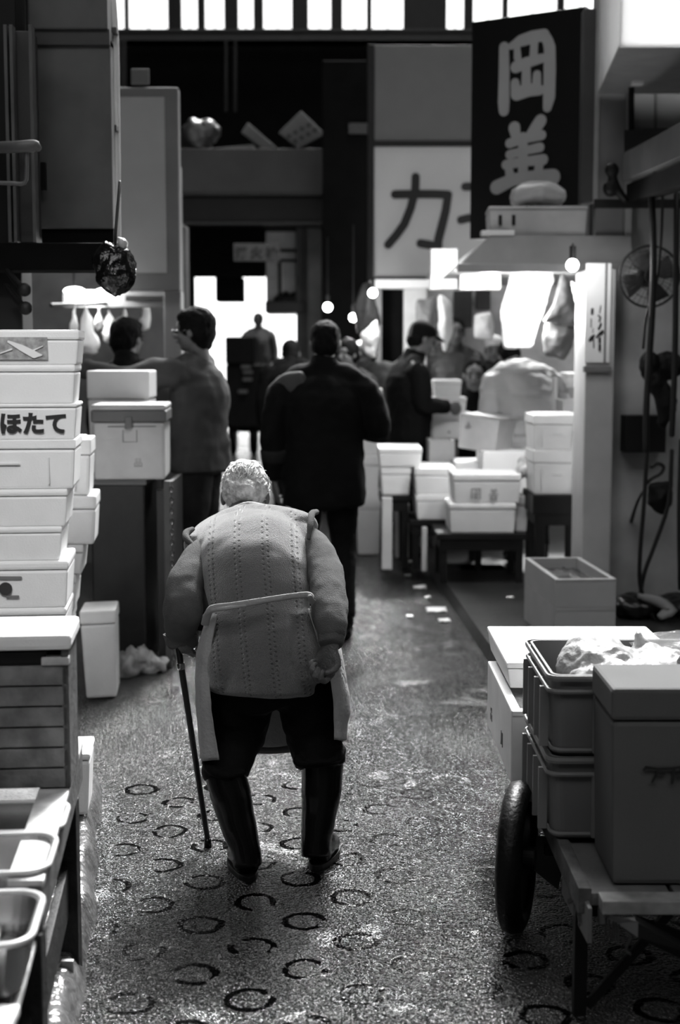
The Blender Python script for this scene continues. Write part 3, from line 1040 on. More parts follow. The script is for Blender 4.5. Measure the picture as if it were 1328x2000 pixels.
# crumpled plastic on the road
q = G(268, 1316)
cp = MB()
for i in range(6):
    random.seed(i)
    c_ = q + V((random.uniform(-.09, .09), random.uniform(-.05, .05), .04 + .02 * (i % 2)))
    cp.ell(c_, (.07, .05, .05), Matrix.Rotation(i, 3, 'Z') @ Matrix.Rotation(.6, 3, 'X'), n=20, k=12)
tag(cp.build('crumpled_plastic', mat('crumple', .6, .2, bump=1, bscale=30, alpha=.85), smooth=True, wrinkle=(.045, 22)), 'crumpled clear plastic wrap lying at the foot of the folding panel', 'plastic wrap')

# cooler box
Y = 6.88
c0, c1 = W(176, 916, Y), W(319, 916, Y)
zt_ = W(0, 790, Y).z
zc = ztk + .025
wC = .40
cw = c1.x - c0.x
cr = root('cooler_box', 'grey white cooler box with a dark lid band and latch on the dark tank', 'cooler', ((c0.x + c1.x) / 2, Y + .22, zc), .05)
M_ = MROOT[cr.name]
hz = zt_ - zc
MB().box(-cw / 2 + .006, cw / 2 - .006, -.2, .2, 0, hz * .76).build('cooler_body', mat('cooler_white', .5, .4), cr, local=True, bevel=.012)
MB().box(-cw / 2 - .004, cw / 2 + .004, -.21, .21, hz * .765, hz * .92).build('lid_band', mat('cooler_band', .11, .4), cr, local=True, bevel=.008)
MB().box(-cw / 2 - .002, cw / 2 + .002, -.208, .208, hz * .922, hz).build('lid', mat('cooler_white', .5), cr, local=True, bevel=.012)
MB().box(-.018, .018, -.222, -.2, hz * .68, hz * .84).build('latch', mat('cooler_band', .1), cr, local=True, bevel=.004)
mo = MB().box(-.1, .13, -.203, -.198, hz * .70, hz * .715).box(-.03, .04, -.203, -.198, hz * .5, hz * .505).box(-.03, -.026, -.203, -.198, hz * .5, hz * .66).box(.036, .04, -.203, -.198, hz * .5, hz * .66)
mo.build('moulded_ridge', grey_m, cr, local=True)
mk = MB()
text_mesh(mk, '品', .045, TM((.02, -.2015, hz * .18)), t=.002)
mk.build('ink_mark', mat('faint_mark', .3), cr, local=True)

# ================================================================ FOREGROUND LEFT: TROUGH, CRATE, TRAYS
def TL(y, off=0.0):
    """x of the trough's outer top rail at distance y"""
    return -.50 - (y - 2.07) * .102 + off
tr_ = root('wooden_trough', 'long weathered wooden trough stand running along the left kerb', 'trough', (-.95, 2.75, 0))
ze = .55
ya_, yb_ = 1.7, 3.55
def rail(xoff, z0, z1, ya, yb, th, m, nm):
    P = [V((TL(ya, xoff), ya, z0)), V((TL(ya, xoff + th), ya, z0)), V((TL(yb, xoff + th), yb, z0)), V((TL(yb, xoff), yb, z0))]
    Q = [p + V((0, 0, z1 - z0)) for p in P]
    return MB().hexa(P, Q).build(nm, m, tr_, bevel=.003)
rail(-.035, .46, .552, 2.62, 3.6, .028, wood, 'side_board')
rail(-.075, .545, .56, 2.62, 3.6, .07, wood_l, 'top_rail')
rail(-.07, .30, .44, 1.7, 3.5, .02, wood_d, 'side_board')
rail(-.05, .18, .30, 2.0, 3.4, .02, wood_d, 'side_board')
rail(-.035, .435, .45, 1.7, 3.3, .016, wood_l, 'top_rail')
rail(-.10, .50, .515, 1.7, 2.62, .03, wood_l, 'top_rail')
rail(-.09, .36, .50, 1.7, 2.62, .02, wood_d, 'side_board')
for i, yy in enumerate((1.75, 2.12, 2.5, 2.88, 3.26)):
    x_ = TL(yy, -.03)
    MB().box(x_ - .45, x_ - .06, yy, yy + .30, .44, .465, TM((0, 0, 0))).build('deck_board', wood, tr_, bevel=.004)
for yy in (1.9, 2.6, 3.4):
    MB().box(TL(yy) - .06, TL(yy) - .01, yy, yy + .05, 0, .46).build('leg', wood_d, tr_, bevel=.003)
    MB().box(TL(yy) - .75, TL(yy) - .7, yy, yy + .05, 0, .46).build('leg', wood_d, tr_, bevel=.003)
MB().box(TL(3.5) - .62, TL(3.5) - .13, 1.7, 3.5, .41, .44).build('bearer', wood_d, tr_)
# pale wooden chips / slats standing at its foot
for i, (px0, px1, y0, y1, Y_) in enumerate(((120, 140, 1900, 1955, 2.95),)):
    q = G(px0, y1)
    o = MB().box(q.x, q.x + .03, q.y, q.y + .015, .0, .10).build('wood_offcut', wood_l, bevel=.003)
    tag(o, 'short pale wood offcut standing between trough and kerb', 'offcut')

# crate with white rim
Y = 3.18
k0, k1 = W(-90, 1560, Y), W(118, 1560, Y)
zc0 = .562
zc1 = W(0, 1240, Y).z
cr = root('wooden_crate', 'worn plank crate with a white rim standing on the wooden trough', 'crate', ((k0.x + k1.x) / 2, Y + .11, zc0), TH * .9)
wx = (k1.x - k0.x) / 2 + .012
hh = zc1 - zc0
n = 6
fp = MB()
for i in range(n):
    z0 = hh * .80 * i / n
    fp.box(-wx + .003, wx - .003, -.11, -.095, z0 + .002, z0 + hh * .80 / n - .002)
fp.build('front_planks', mat('soaked_planks', .16, .4, var=.5, vscale=16, bump=.3, bscale=40), cr, local=True, bevel=.002)
MB().box(wx - .016, wx, -.11, .11, 0, hh * .9).build('side_panel', wood, cr, local=True, bevel=.003)
MB().box(-wx, -wx + .016, -.11, .11, 0, hh * .9).build('side_panel', wood, cr, local=True, bevel=.003)
MB().box(-wx, wx, .095, .11, 0, hh * .9).build('back_panel', wood, cr, local=True, bevel=.003)
MB().box(-wx + .016, wx - .016, -.095, .095, .0, .015).build('bottom_board', wood_d, cr, local=True)
MB().box(-wx, wx - .05, -.1, -.09, hh * .80, hh * .88).build('dark_slot', black, cr, local=True)
MB().box(wx - .06, wx + .002, -.115, -.08, hh * .80, hh * .85).build('corner_cleat', wood_l, cr, local=True, bevel=.003)
MB().box(-wx - .008, wx + .008, -.12, .12, hh * .90, hh).build('foam_lid', foam, cr, local=True, bevel=.01)

# steel trays with pale rolled rims
def tray(label, Yf, px1, zt, w, d, h, m=steel):
    x1 = W(px1, 1500, Yf).x
    r = root('fish_tray', label, 'tray', (x1 - w / 2, Yf + d / 2, zt), .09, 'fish trays on the wooden trough')
    def rr(sx, sy, rc, z):
        pts = []
        for cxs, cys, a0 in ((1, 1, 0), (-1, 1, 90), (-1, -1, 180), (1, -1, 270)):
            for k in range(6):
                a = math.radians(a0 + 90 * k / 5)
                pts.append(V((cxs * (sx - rc) + rc * math.cos(a), cys * (sy - rc) + rc * math.sin(a), z)))
        return pts
    sx, sy = w / 2, d / 2
    b = MB()
    R = [rr(sx - .03, sy - .03, .04, .0), rr(sx - .012, sy - .012, .05, h), rr(sx - .017, sy - .017, .047, h), rr(sx - .034, sy - .034, .037, .006)]
    b.rings(R, cap=False)
    n_ = len(R[0])
    b.f.append(list(range(n_))[::-1])
    b.f.append(list(range(3 * n_, 4 * n_)))
    b.build('tray_body', m, r, local=True, smooth=False)
    c = MB()
    P = rr(sx - .008, sy - .008, .05, h)
    c.tube(P + [P[0], P[1]], .0058, n=8, sub=1, cap=0)
    c.build('rolled_rim', mat('tray_rim', .6, .3), r, local=True, smooth=True)
    g = MB()
    for k in range(7):
        g.ell((random.uniform(-sx * .6, sx * .6), random.uniform(-sy * .6, sy * .6), .022), (.05, .025, .014), Matrix.Rotation(random.uniform(0, 3), 3, 'Z'), n=12, k=8)
    g.build('wet_catch', mat('wet_fish', .12, .12, var=.8, vscale=30), r, local=True, smooth=True)
    return r
random.seed(3)
tray('steel fish tray with a pale rim right against the wooden crate', 2.90, 112, .468, .30, .22, .085)
tray('middle steel fish tray with pale rim on the wooden trough', 2.62, 80, .468, .30, .24, .10)
tray('nearest steel fish tray with pale rim at the left edge', 2.28, 40, .468, .30, .26, .10)
# white lid corner at left edge
q = W(0, 1690, 2.2)
o = MB().box(q.x - .25, q.x + .015, 2.05, 2.25, .47, .49).build('foam_slab', foam, bevel=.006)
tag(o, 'white foam slab corner lying at the left edge before the trays', 'foam slab')
# ================================================================ RIGHT: SIGNS
# tall dark sign with two characters
yl, yr_ = 9.62, 9.2
A = W(921, 42, yl); B = W(1141, 12, yr_)
top = (A.z + B.z) / 2
bot = W(1030, 462, 9.4).z + .0
ang = math.atan2(B.y - A.y, B.x - A.x)
wS = (V((B.x - A.x, B.y - A.y))).length
sg = root('shop_sign', 'tall black sign box with two large grey brush characters above the stall roof', 'sign', (A.x, A.y, bot), ang)
hS = top - bot
MB().box(0, wS, .004, .13, 0, hS).build('sign_box', mat('black_sign_face', .0045, .4, spec=.3), sg, local=True, bevel=.006)
MB().box(wS, wS + .006, .0, .135, 0, hS).build('side_cheek', grey_d, sg, local=True)
# strokes traced in a frame: crop (910,0) 5x zoom
def SP(zx, zy):
    px, py = 910 + zx / 5.0, zy / 5.0
    # intersect pixel ray with the sign plane
    u = (px - 664.0) / F; v = (py - 1000.0) / F
    d = V((u, math.cos(PITCH) - v * math.sin(PITCH), -math.sin(PITCH) - v * math.cos(PITCH)))
    n_ = V((-math.sin(ang), math.cos(ang), 0))
    t = (V((A.x, A.y, 0)) - V((0, 0, EYE))).dot(n_) / d.dot(n_)
    p = V((0, 0, EYE)) + d * t
    return (V((p.x - A.x, p.y - A.y)).dot(V((math.cos(ang), math.sin(ang)))), p.z - bot)
um = wS / 1060.0 * 1.0
def strokes(mb, S, f, m, unit):
    for pts, wd in S:
        mb.stroke([f(*p) for p in pts], [q * unit for q in wd] if isinstance(wd, list) else wd * unit, m, .004)
BRUSH = [
    ([(370, 460), (372, 700), (368, 1000), (370, 1080)], [90, 100, 110, 95]),
    ([(440, 450), (530, 400), (640, 365), (760, 340)], [60, 100, 110, 100]),
    ([(760, 340), (800, 400), (818, 470), (818, 700), (812, 950), (795, 1050)], [95, 95, 105, 112, 110, 80]),
    ([(500, 480), (505, 560)], [60, 70]),
    ([(668, 420), (660, 560)], [70, 75]),
    ([(490, 655), (600, 610), (740, 570)], [105, 95, 80]),
    ([(590, 600), (590, 880)], [75, 95]),
    ([(480, 810), (490, 900)], [80, 100]),
    ([(695, 730), (690, 880)], [75, 90]),
    ([(500, 915), (620, 880), (720, 880)], [120, 110, 90]),
    # second character
    ([(475, 1250), (490, 1330)], [110, 90]),
    ([(730, 1180), (690, 1240), (620, 1330)], [110, 110, 80]),
    ([(430, 1400), (560, 1360), (740, 1320)], [85, 75, 85]),
    ([(430, 1510), (560, 1475), (725, 1440)], [80, 72, 82]),
    ([(560, 1340), (560, 1760)], [85, 95]),
    ([(395, 1610), (560, 1580), (755, 1560)], [85, 80, 95]),
    ([(420, 1640), (440, 1740)], [70, 90]),
    ([(720, 1600), (705, 1720)], [80, 80]),
    ([(305, 1830), (450, 1760), (620, 1730), (850, 1730)], [125, 110, 105, 140]),
]
bm_ = MB()
strokes(bm_, BRUSH, SP, TM((0, 0, 0)), um)
bm_.build('brush_lettering', mat('sign_grey_paint', .30, .5, var=.04), sg, local=True)

# white sign with large partial characters + plain panel above
Y = 13.4
a0, a1, at_ = W(730, 541, Y), W(926, 541, Y), W(735, 286, Y)
ws = MB().box(a0.x, a1.x + .25, Y, Y + .1, a0.z, at_.z).build('white_sign', mat('white_sign_face', .42, .45, var=.1, vscale=1), bevel=.006)
tag(ws, 'pale sign with big rounded black strokes left of the tall black sign', 'sign')
def KP(zx, zy):
    q = W(720 + zx * 210 / 1328.0, 270 + zy * 210 / 1328.0, Y)
    return (q.x, q.z)
ku = (W(930, 400, Y).x - W(720, 400, Y).x) / 1328.0
KANA = [([(325, 695), (660, 690), (850, 692), (980, 700)], 105),
        ([(580, 480), (575, 640), (520, 860), (440, 1060), (340, 1200), (240, 1315)], 105),
        ([(980, 700), (950, 900), (905, 1080), (860, 1250), (860, 1330)], [100, 105, 110, 110, 90]),
        ([(640, 1300), (760, 1320), (860, 1330)], [105, 105, 100]),
        ([(1190, 600), (1400, 590)], 100), ([(1140, 1010), (1230, 990), (1400, 985)], 100)]
km = MB()
strokes(km, KANA, KP, TM((0, Y - .006, 0)), ku)
km.build('lettering', mat('sign_black_paint', .008, .3), ws)
fr = MB().box(a0.x - .06, a1.x + .3, Y - .02, Y + .12, a0.z - .07, a0.z).box(a0.x - .06, a0.x, Y - .02, Y + .12, a0.z, W(0, 88, Y).z).box(a0.x, a1.x + .3, Y - .02, Y + .12, at_.z, at_.z + .05)
fr.build('sign_frame', black, ws, bevel=.005)
u0, u1 = W(731, 276, Y), W(731, 88, Y)
o = MB().box(u0.x, a1.x + .25, Y, Y + .1, u0.z, u1.z).build('blank_panel', mat('blank_grey', .10, .6, var=.06), bevel=.006)
tag(o, 'blank mid grey square panel above the pale sign', 'panel')

# ================================================================ KIOSK
Yk = 8.9
# sloping sheet roof
L = lambda x, y, Y=Yk: W(x, y, Y)
r0, r1 = L(893, 522, 8.55), L(1236, 522, 8.55)
kz = (r0.z + r1.z) / 2
hzr = L(1000, 470, 8.9).z
kr = root('stall_roof', 'pale sheet metal roof of the lit stall under the tall black sign', 'roof', ((r0.x + r1.x) / 2, 9.5, kz))
zr = W(1000, 470, 9.0).z
MB().hexa([V((r0.x, 8.55, kz)), V((r1.x, 8.55, kz)), V((r1.x, 10.9, kz)), V((r0.x, 10.9, kz))],
          [V((r0.x + .2, 8.62, zr)), V((r1.x, 8.62, zr)), V((r1.x, 10.7, zr)), V((r0.x + .2, 10.7, zr))]).build('roof_sheet', mat('roof_grey', .26, .5, var=.1), kr, bevel=.006)
MB().box(r0.x, r1.x, 8.52, 8.56, kz - .03, kz + .02).build('front_gutter', mat('gutter', .3, .5), kr, bevel=.006)
MB().box(W(945, 0, 8.62).x, W(1010, 0, 8.62).x, 8.60, 8.7, zr, zr + .03).build('white_batten', white, kr, bevel=.004)
# supports of the tall sign
MB().box(W(1150, 0, 9.2).x, W(1172, 0, 9.2).x, 9.3, 9.4, zr, zr + .25).build('sign_bracket', black, kr)
# foam box and bundle on the roof
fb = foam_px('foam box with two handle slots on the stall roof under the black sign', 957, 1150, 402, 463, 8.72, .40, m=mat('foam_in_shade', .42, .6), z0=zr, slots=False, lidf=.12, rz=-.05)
q = W(972, 430, 8.72)
MB().box(-.235, -.215, -.204, -.196, .07, .13).build('handle_slot', black, fb, local=True)
MB().box(-.155, -.135, -.204, -.196, .07, .13).build('handle_slot', black, fb, local=True)
q = W(1052, 400, 8.9)
o = MB().tube([V((q.x - .13, 8.93, q.z + .05)), V((q.x, 8.93, q.z + .075)), V((q.x + .13, 8.93, q.z + .05))], [(.09, .06), (.13, .075), (.09, .055)], side=(0, 1, 0), n=24).build('plastic_bundle', mat('bundle_film', .42, .3, bump=.6, bscale=14), smooth=True, wrinkle=(.02, 14))
tag(o, 'plastic wrapped bundle lying on the foam box on the stall roof', 'bundle')
# lit sign boxes
for x0, x1, y0, y1, Yq, lab, m_ in ((840, 894, 486, 566, 9.9, 'tall glowing white sign panel at the left end of the lit stall', lightbox),
                               (898, 978, 529, 566, 9.4, 'low glowing white sign panel under the stall roof', lightbox)):
    a, b, c = W(x0, y1, Yq), W(x1, y1, Yq), W(x0, y0, Yq)
    lr = root('light_box', lab, 'lit sign', ((a.x + b.x) / 2, Yq, a.z))
    MB().box(a.x, b.x, Yq, Yq + .12, a.z, c.z).build('housing', white, lr, bevel=.006)
    MB().box(a.x + .008, b.x - .008, Yq - .008, Yq, a.z + .008, c.z - .008).build('glowing_panel', m_, lr)
    MB().box(b.x - .05, b.x - .02, Yq + .02, Yq + .06, c.z, kz + .02).box(b.x - .05, r0.x + .3, Yq + .02, Yq + .06, kz - .01, kz + .02).build('hanging_bracket', dark, lr)
# lamps; two bulbs by the walking person stand in for a white glow
for i, (px, py, Yq, r) in enumerate(((955, 512, 9.0, .05), (1118, 518, 8.05, .035), (728, 572, 11.4, .036), (690, 620, 11.9, .035), (640, 600, 13.2, .04), (1010, 540, 9.5, .05))):
    q = W(px, py, Yq)
    labs = ['glowing lamp under the stall roof above the low lit sign panel', 'glowing lamp under the stall roof above the pillar poster', 'small round glowing bulb beside the dark doorway', 'bulb standing in for the bright white panel above the walking person in the dark jacket', 'distant bulb standing in for the white glow left of the walking person', 'bright lamp behind the white hanging bag']
    lr = root('hanging_bulb', labs[i], 'lamp', (q.x, q.y, q.z - r))
    MB().ell(q, (r, r, r), n=20, k=12).build('bulb', bulb_m, lr, smooth=True)
    MB().cyl(q + V((0, 0, r)), q + V((0, 0, r + .07)), r * .5, n=14).build('socket', black, lr)
    MB().cyl(q + V((0, 0, r + .07)), q + V((0, 0, max(.12, 2.6 - q.z if i in (2, 3, 4) else kz - q.z))), .005, n=6).build('cord', rope_m, lr)
for loc, e in ((W(955, 545, 8.85), KL), (W(1150, 512, 7.85), KL * .12), (W(1100, 520, 9.6), KL * .4), (W(728, 590, 11.2), KL * .5), (W(690, 640, 11.7), KL * .6), (W(640, 630, 13.0), KL * .4), (W(1040, 620, 9.0), KL * .7)):
    lamp('POINT', loc, e, .06)
# interior of the lit stall
struct(MB().box(W(838, 0, 12.6).x, 5.0, 12.6, 12.7, 0, kz + .2).build('wall_stall_back', mat('bright_stall_wall', .5, .6, var=.35, vscale=4)))
# small frames, dark openings inside
for x0, x1, y0, y1, Yq, m_, lab in ((886, 922, 568, 640, 12.4, dark, 'left dark opening in the back of the lit stall'), (930, 958, 566, 605, 12.4, dark, 'right dark opening in the back of the lit stall'),
                               (1100, 1142, 545, 640, 11.5, dark2, 'dark cupboard behind the cone shaped cloth'),):
    panel('wall_cupboard', lab, 'cupboard', x0, x1, y0, y1, Yq, .1, m_)
# stall further left: white frame and dark doorway
p0, p1 = W(726, 850, 12.2), W(795, 850, 12.2)
sr = root('stall_booth', 'white framed booth with a dark doorway under the pale sign', 'booth', ((p0.x + p1.x) / 2, 12.6, .07))
zt2 = W(0, 546, 12.2).z
MB().box(W(748, 0, 12.2).x, W(792, 0, 12.2).x, 12.4, 12.5, .07, W(0, 562, 12.2).z).build('doorway', black2, sr)
MB().box(W(724, 0, 12.2).x, W(850, 0, 12.2).x, 12.15, 12.5, W(0, 563, 12.2).z, zt2).build('lintel', white, sr, bevel=.01)
MB().box(W(792, 0, 12.2).x, W(838, 0, 12.2).x, 12.2, 12.35, .07, W(0, 563, 12.2).z).build('side_wall', mat('booth_white', .5), sr, bevel=.01)
MB().box(W(732, 0, 12.2).x, W(748, 0, 12.2).x, 12.2, 12.35, .07, W(0, 563, 12.2).z).build('side_post', grey_m, sr, bevel=.01)
# hanging things: bags, cloths
def drape(name, label, cat, pts, Y, m, th=.02, parent=None, fold=.02):
    P = [W(x, y, Y) for x, y in pts]
    mb = MB()
    n_ = len(P)
    c = sum((q for q in P), V()) / n_
    f_ = [q + V((0, -th - fold * (i % 2), 0)) for i, q in enumerate(P)]
    b_ = [q + V((0, th, 0)) for q in P]
    cf, cb2 = c + V((0, -th * 2.5, 0)), c + V((0, th * 2, 0))
    mb.add(f_ + b_ + [cf, cb2], [(i, (i + 1) % n_, 2 * n_) for i in range(n_)] + [((i + 1) % n_ + n_, i + n_, 2 * n_ + 1) for i in range(n_)] + [(i, i + n_, (i + 1) % n_ + n_, (i + 1) % n_) for i in range(n_)])
    o = mb.build(name, m, parent, remesh=.012, sm=6, wrinkle=(.012, 14))
    if label:
        tag(o, label, cat)
    return o
drape('hanging_bag', 'large glowing white plastic sheet hanging over the person in the puffer jacket', 'plastic sheet', [(1000, 528), (1072, 520), (1082, 545), (1062, 600), (1035, 680), (985, 680), (978, 610), (988, 570)], 9.25, white, .05)
drape('cone_cloth', 'grey cone shaped cloth hung from the stall roof', 'cloth', [(1097, 532), (1104, 545), (1120, 590), (1136, 632), (1128, 638), (1062, 628), (1080, 590)], 9.0, mat('grey_cloth', .10, .8), .03)
drape('hanging_apron', 'grey apron hanging just below the cone shaped cloth', 'apron', [(1066, 628), (1126, 638), (1118, 672), (1100, 704), (1062, 694), (1058, 660)], 9.05, mat('grey_cloth2', .08, .8), .03)
drape('hanging_paper', 'white strip hanging right of the cone shaped cloth', 'paper', [(1112, 545), (1128, 555), (1140, 600), (1134, 615), (1122, 585)], 9.1, white, .015)
drape('hanging_coat', 'dark coat hanging on the column by the small round bulb', 'coat', [(708, 556), (724, 552), (734, 590), (742, 630), (730, 662), (700, 650), (690, 600)], 11.6, cloth_d, .06)
drape('hanging_cloth', 'white cloth hanging below the dark coat', 'cloth', [(704, 652), (736, 625), (742, 660), (732, 700), (712, 690)], 11.4, cloth_l, .03)
drape('hanging_bag', 'pale bag hanging in the white booth right of its doorway', 'bag', [(813, 586), (850, 580), (856, 640), (848, 690), (832, 662), (812, 640)], 11.9, grey_m, .04)
drape('hanging_bag', 'white bag hanging left of the low glowing sign', 'bag', [(858, 575), (880, 590), (884, 650), (868, 690), (856, 640)], 11.3, white, .04)
drape('hanging_bag', 'white bag lying open in the back of the lit stall', 'bag', [(928, 616), (956, 610), (965, 640), (962, 664), (926, 660)], 11.8, white, .04)

# ================================================================ PILLAR AND RIGHT WALL
P0, P1 = W(1138, 1000, 8.2), W(1194, 1000, 8.2)
zk = W(1160, 506, 8.2).z
pil = MB().box(P0.x, P1.x, 8.2, 8.6, 0, kz - .03).build('pillar', mat('painted_pillar', .45, .5, var=.08), bevel=.012)
struct(pil)
pil.name = 'wall_pillar'
wr = MB().box(P1.x, 5.2, 8.36, 8.5, 0, kz - .03).build('wall_right_stall', mat('stained_wall', .32, .6, var=.35, vscale=2.5))
struct(wr)
# poster
ps, pe, pt2 = W(1141, 708, 8.19), W(1190, 708, 8.19), W(1141, 514, 8.19)
po = MB().box(ps.x, pe.x, 8.185, 8.197, ps.z, pt2.z).build('paper_poster', mat('poster_paper', .85, .6, var=.04), bevel=.002)
tag(po, 'white paper strip with handwritten vertical characters on the pillar', 'poster')
def QP(zx, zy):
    q = W(1128 + zx * 82 / 965.0, 560 + zy * 82 / 965.0, 8.19)
    return (q.x, q.z)
qu = (W(1210, 600, 8.19).x - W(1128, 600, 8.19).x) / 965.0
HW = [([(335, 520), (330, 620)], 60), ([(310, 740), (305, 930)], 22), ([(350, 960), (345, 1060)], 16), ([(280, 1230), (330, 1170), (370, 1120)], [70, 90, 50]), ([(360, 1200), (365, 1400)], 25),
      ([(525, 440), (500, 600)], 20), ([(470, 660), (520, 700), (490, 800)], 30), ([(530, 860), (480, 960)], 45), ([(560, 1040), (500, 1080), (420, 1160)], [70, 60, 25]), ([(500, 1180), (500, 1280)], 55), ([(500, 1340), (500, 1450)], 55), ([(560, 1000), (540, 1100)], 30)]
hm = MB()
strokes(hm, HW, QP, TM((0, 8.182, 0)), qu)
hm.build('lettering', ink, po)
MB().box(pe.x - .035, pe.x - .025, 8.178, 8.186, ps.z, pt2.z).build('binding_strip', grey_m, po)
o = MB().box(ps.x - .005, pe.x + .01, 8.17, 8.21, ps.z - .055, ps.z - .02).build('tape_band', grey_m, bevel=.004)
tag(o, 'grey strap around the pillar below the paper poster', 'strap')
# wall fan
q = W(1268, 540, 8.0)
fr_ = root('wall_fan', 'round dark wire-guard wall fan behind the hanging cables', 'fan', (q.x, 8.1, q.z - .18))
rF = 58 / F * 8.05
gm = MB()
for rr_, w_ in ((rF, .007), (rF * .72, .002), (rF * .45, .002), (rF * .2, .004)):
    pts = [q + V((rr_ * math.cos(2 * PI * i / 40), -.05 * (1 - (rr_ / rF) ** 2), rr_ * math.sin(2 * PI * i / 40))) for i in range(42)]
    gm.tube(pts, w_, n=8, sub=1, cap=0)
for i in range(32):
    a = 2 * PI * i / 32
    gm.tube([q + V((rF * .2 * math.cos(a), -.048, rF * .2 * math.sin(a))), q + V((rF * .7 * math.cos(a), -.03, rF * .7 * math.sin(a))), q + V((rF * math.cos(a), 0, rF * math.sin(a)))], .0014, n=5, cap=0)
gm.build('guard', dark, fr_, smooth=True)
MB().cyl(q + V((0, .02, 0)), q + V((0, .16, 0)), .06, .05, n=24).build('motor', dark, fr_, bevel=.01)
for i in range(4):
    a = 2 * PI * i / 4 + .4
    d = V((math.cos(a), 0, math.sin(a))); s_ = V((-math.sin(a), .25, math.cos(a)))
    MB().tube([q + d * .03, q + d * .08, q + d * rF * .85], [(.015, .003), (.05, .003), (.07, .003)], side=s_, n=14).build('blade', dark2, fr_, smooth=True)
MB().box(q.x - .03, q.x + .03, 8.12, 8.36, q.z - .03, q.z + .03).build('bracket', black, fr_)
# cables, hoses
def cable(label, pts, Y, r, name='hanging_cable', m=rope_m, n=10):
    o = MB().tube([W(x, y, Y + (dy if len(p) > 2 else 0)) for p in pts for (x, y, dy) in [(p[0], p[1], p[2] if len(p) > 2 else 0)]], r, n=n).build(name, m, smooth=True)
    tag(o, label, 'cable' if 'cable' in name else 'hose')
    return o
cable('thick black cable hanging straight down across the wall fan', [(1272, 380), (1276, 480), (1274, 600), (1268, 700), (1262, 800), (1262, 880)], 7.8, .018)
cable('thinner black cable looping beside the thick one over the fan', [(1295, 370), (1290, 480), (1280, 560), (1262, 620), (1256, 680)], 7.82, .008)
cable('black cable at the right edge beside the fan', [(1322, 380), (1320, 520), (1318, 700), (1312, 850)], 7.8, .016)
cable('long dark hose dropping down the stained wall to the ground', [(1263, 880), (1258, 980), (1250, 1080), (1250, 1140), (1262, 1180), (1282, 1215), (1300, 1225)], 7.9, .012, 'rubber_hose')
cable('second dark hose crossing the first low on the stained wall', [(1312, 880), (1306, 980), (1280, 1060), (1258, 1120), (1250, 1170), (1248, 1215)], 7.93, .012, 'rubber_hose')
cable('curled hose end hooked on the stained wall', [(1258, 950), (1272, 935), (1290, 925), (1296, 912), (1285, 905), (1272, 912)], 7.95, .010, 'rubber_hose')
o = panel('switch_box', 'black electrical box fixed to the stained wall', 'box', 1221, 1300, 812, 884, 8.2, .16, black)
q = W(1268, 715, 8.0)
o = MB().ell(q, (.055, .05, .085)).ell(q + V((.1, .02, 0)), (.11, .05, .08)).tube([q + V((.02, 0, -.05)), q + V((.1, 0, -.2)), q + V((.08, 0, -.32))], [.05, .06, .03], n=14).build('hanging_gloves', black, remesh=.01, wrinkle=(.01, 20))
tag(o, 'black bundle of gloves hanging under the fan', 'gloves')
q = W(1290, 960, 8.05)
o = drape('hanging_net', 'black cloth hanging below the electrical box', 'cloth', [(1268, 945), (1310, 938), (1312, 985), (1290, 1005), (1262, 985)], 8.1, black, .03)
o = MB().tube([W(1262, 950, 8.0), W(1245, 980, 8.0), W(1233, 1018, 8.36)], [.006, .008, .012], n=8).build('hand_hook', dark, smooth=True)
tag(o, 'thin dark hand hook hanging left of the black cloth', 'hook')
o = cable('black cable running down at the far right edge to the floor', [(1330, 860), (1326, 1000), (1328, 1150)], 7.9, .012)

# upper right: shop front panels
Y = 8.75
a0, a1 = W(1163, 460, Y), W(1224, 460, Y)
zt3 = W(0, 92, Y).z
rr_ = root('stall_facade', 'pale panelled shop front above the stained wall at the right', 'shop front', (2.3, 8.9, kz))
MB().box(a0.x, a1.x - .02, Y, Y + .1, kz, zt3 + .7).build('panel', mat('shop_grey', .14, .6, var=.08), rr_, bevel=.004)
MB().box(W(1141, 0, Y).x, W(1164, 0, Y).x, Y - .02, Y + .1, W(0, 395, Y).z, W(0, 18, Y).z).build('panel', mat('shop_dark_strip', .04, .6), rr_, bevel=.004)
MB().box(W(1164, 0, Y).x, W(1174, 0, Y).x, Y - .02, Y + .1, W(0, 395, Y).z, zt3 + .7).build('edge_strip', mat('edge_pale', .25), rr_, bevel=.004)  # edge strips are a paler grey than the panels
MB().box(a1.x - .02, a1.x + .02, Y - .04, Y + .1, kz, zt3).build('edge_strip', mat('edge_pale', .4), rr_, bevel=.004)
MB().box(a1.x + .02, 4.2, Y + .1, Y + .2, kz, zt3 + .7).build('panel', mat('shop_grey2', .22, .6, var=.08), rr_, bevel=.004)
gr = MB()
for y_ in (152, 250):
    gr.box(a1.x + .02, 4.2, Y + .08, Y + .1, W(0, y_ + 2, Y).z, W(0, y_ - 2, Y).z)
gr.box(W(1292, 0, Y).x - .006, W(1292, 0, Y).x + .006, Y + .08, Y + .1, kz, W(0, 152, Y).z)
gr.build('panel_joint', grey_d, rr_)
q0, q1 = W(1233, 262, 8.5), W(1233, 92, 8.5)
o = MB().cyl(q0, q1, .017, n=12).build('black_pole', black)
tag(o, 'black pole between the white soffit and the slanting awning', 'pole')
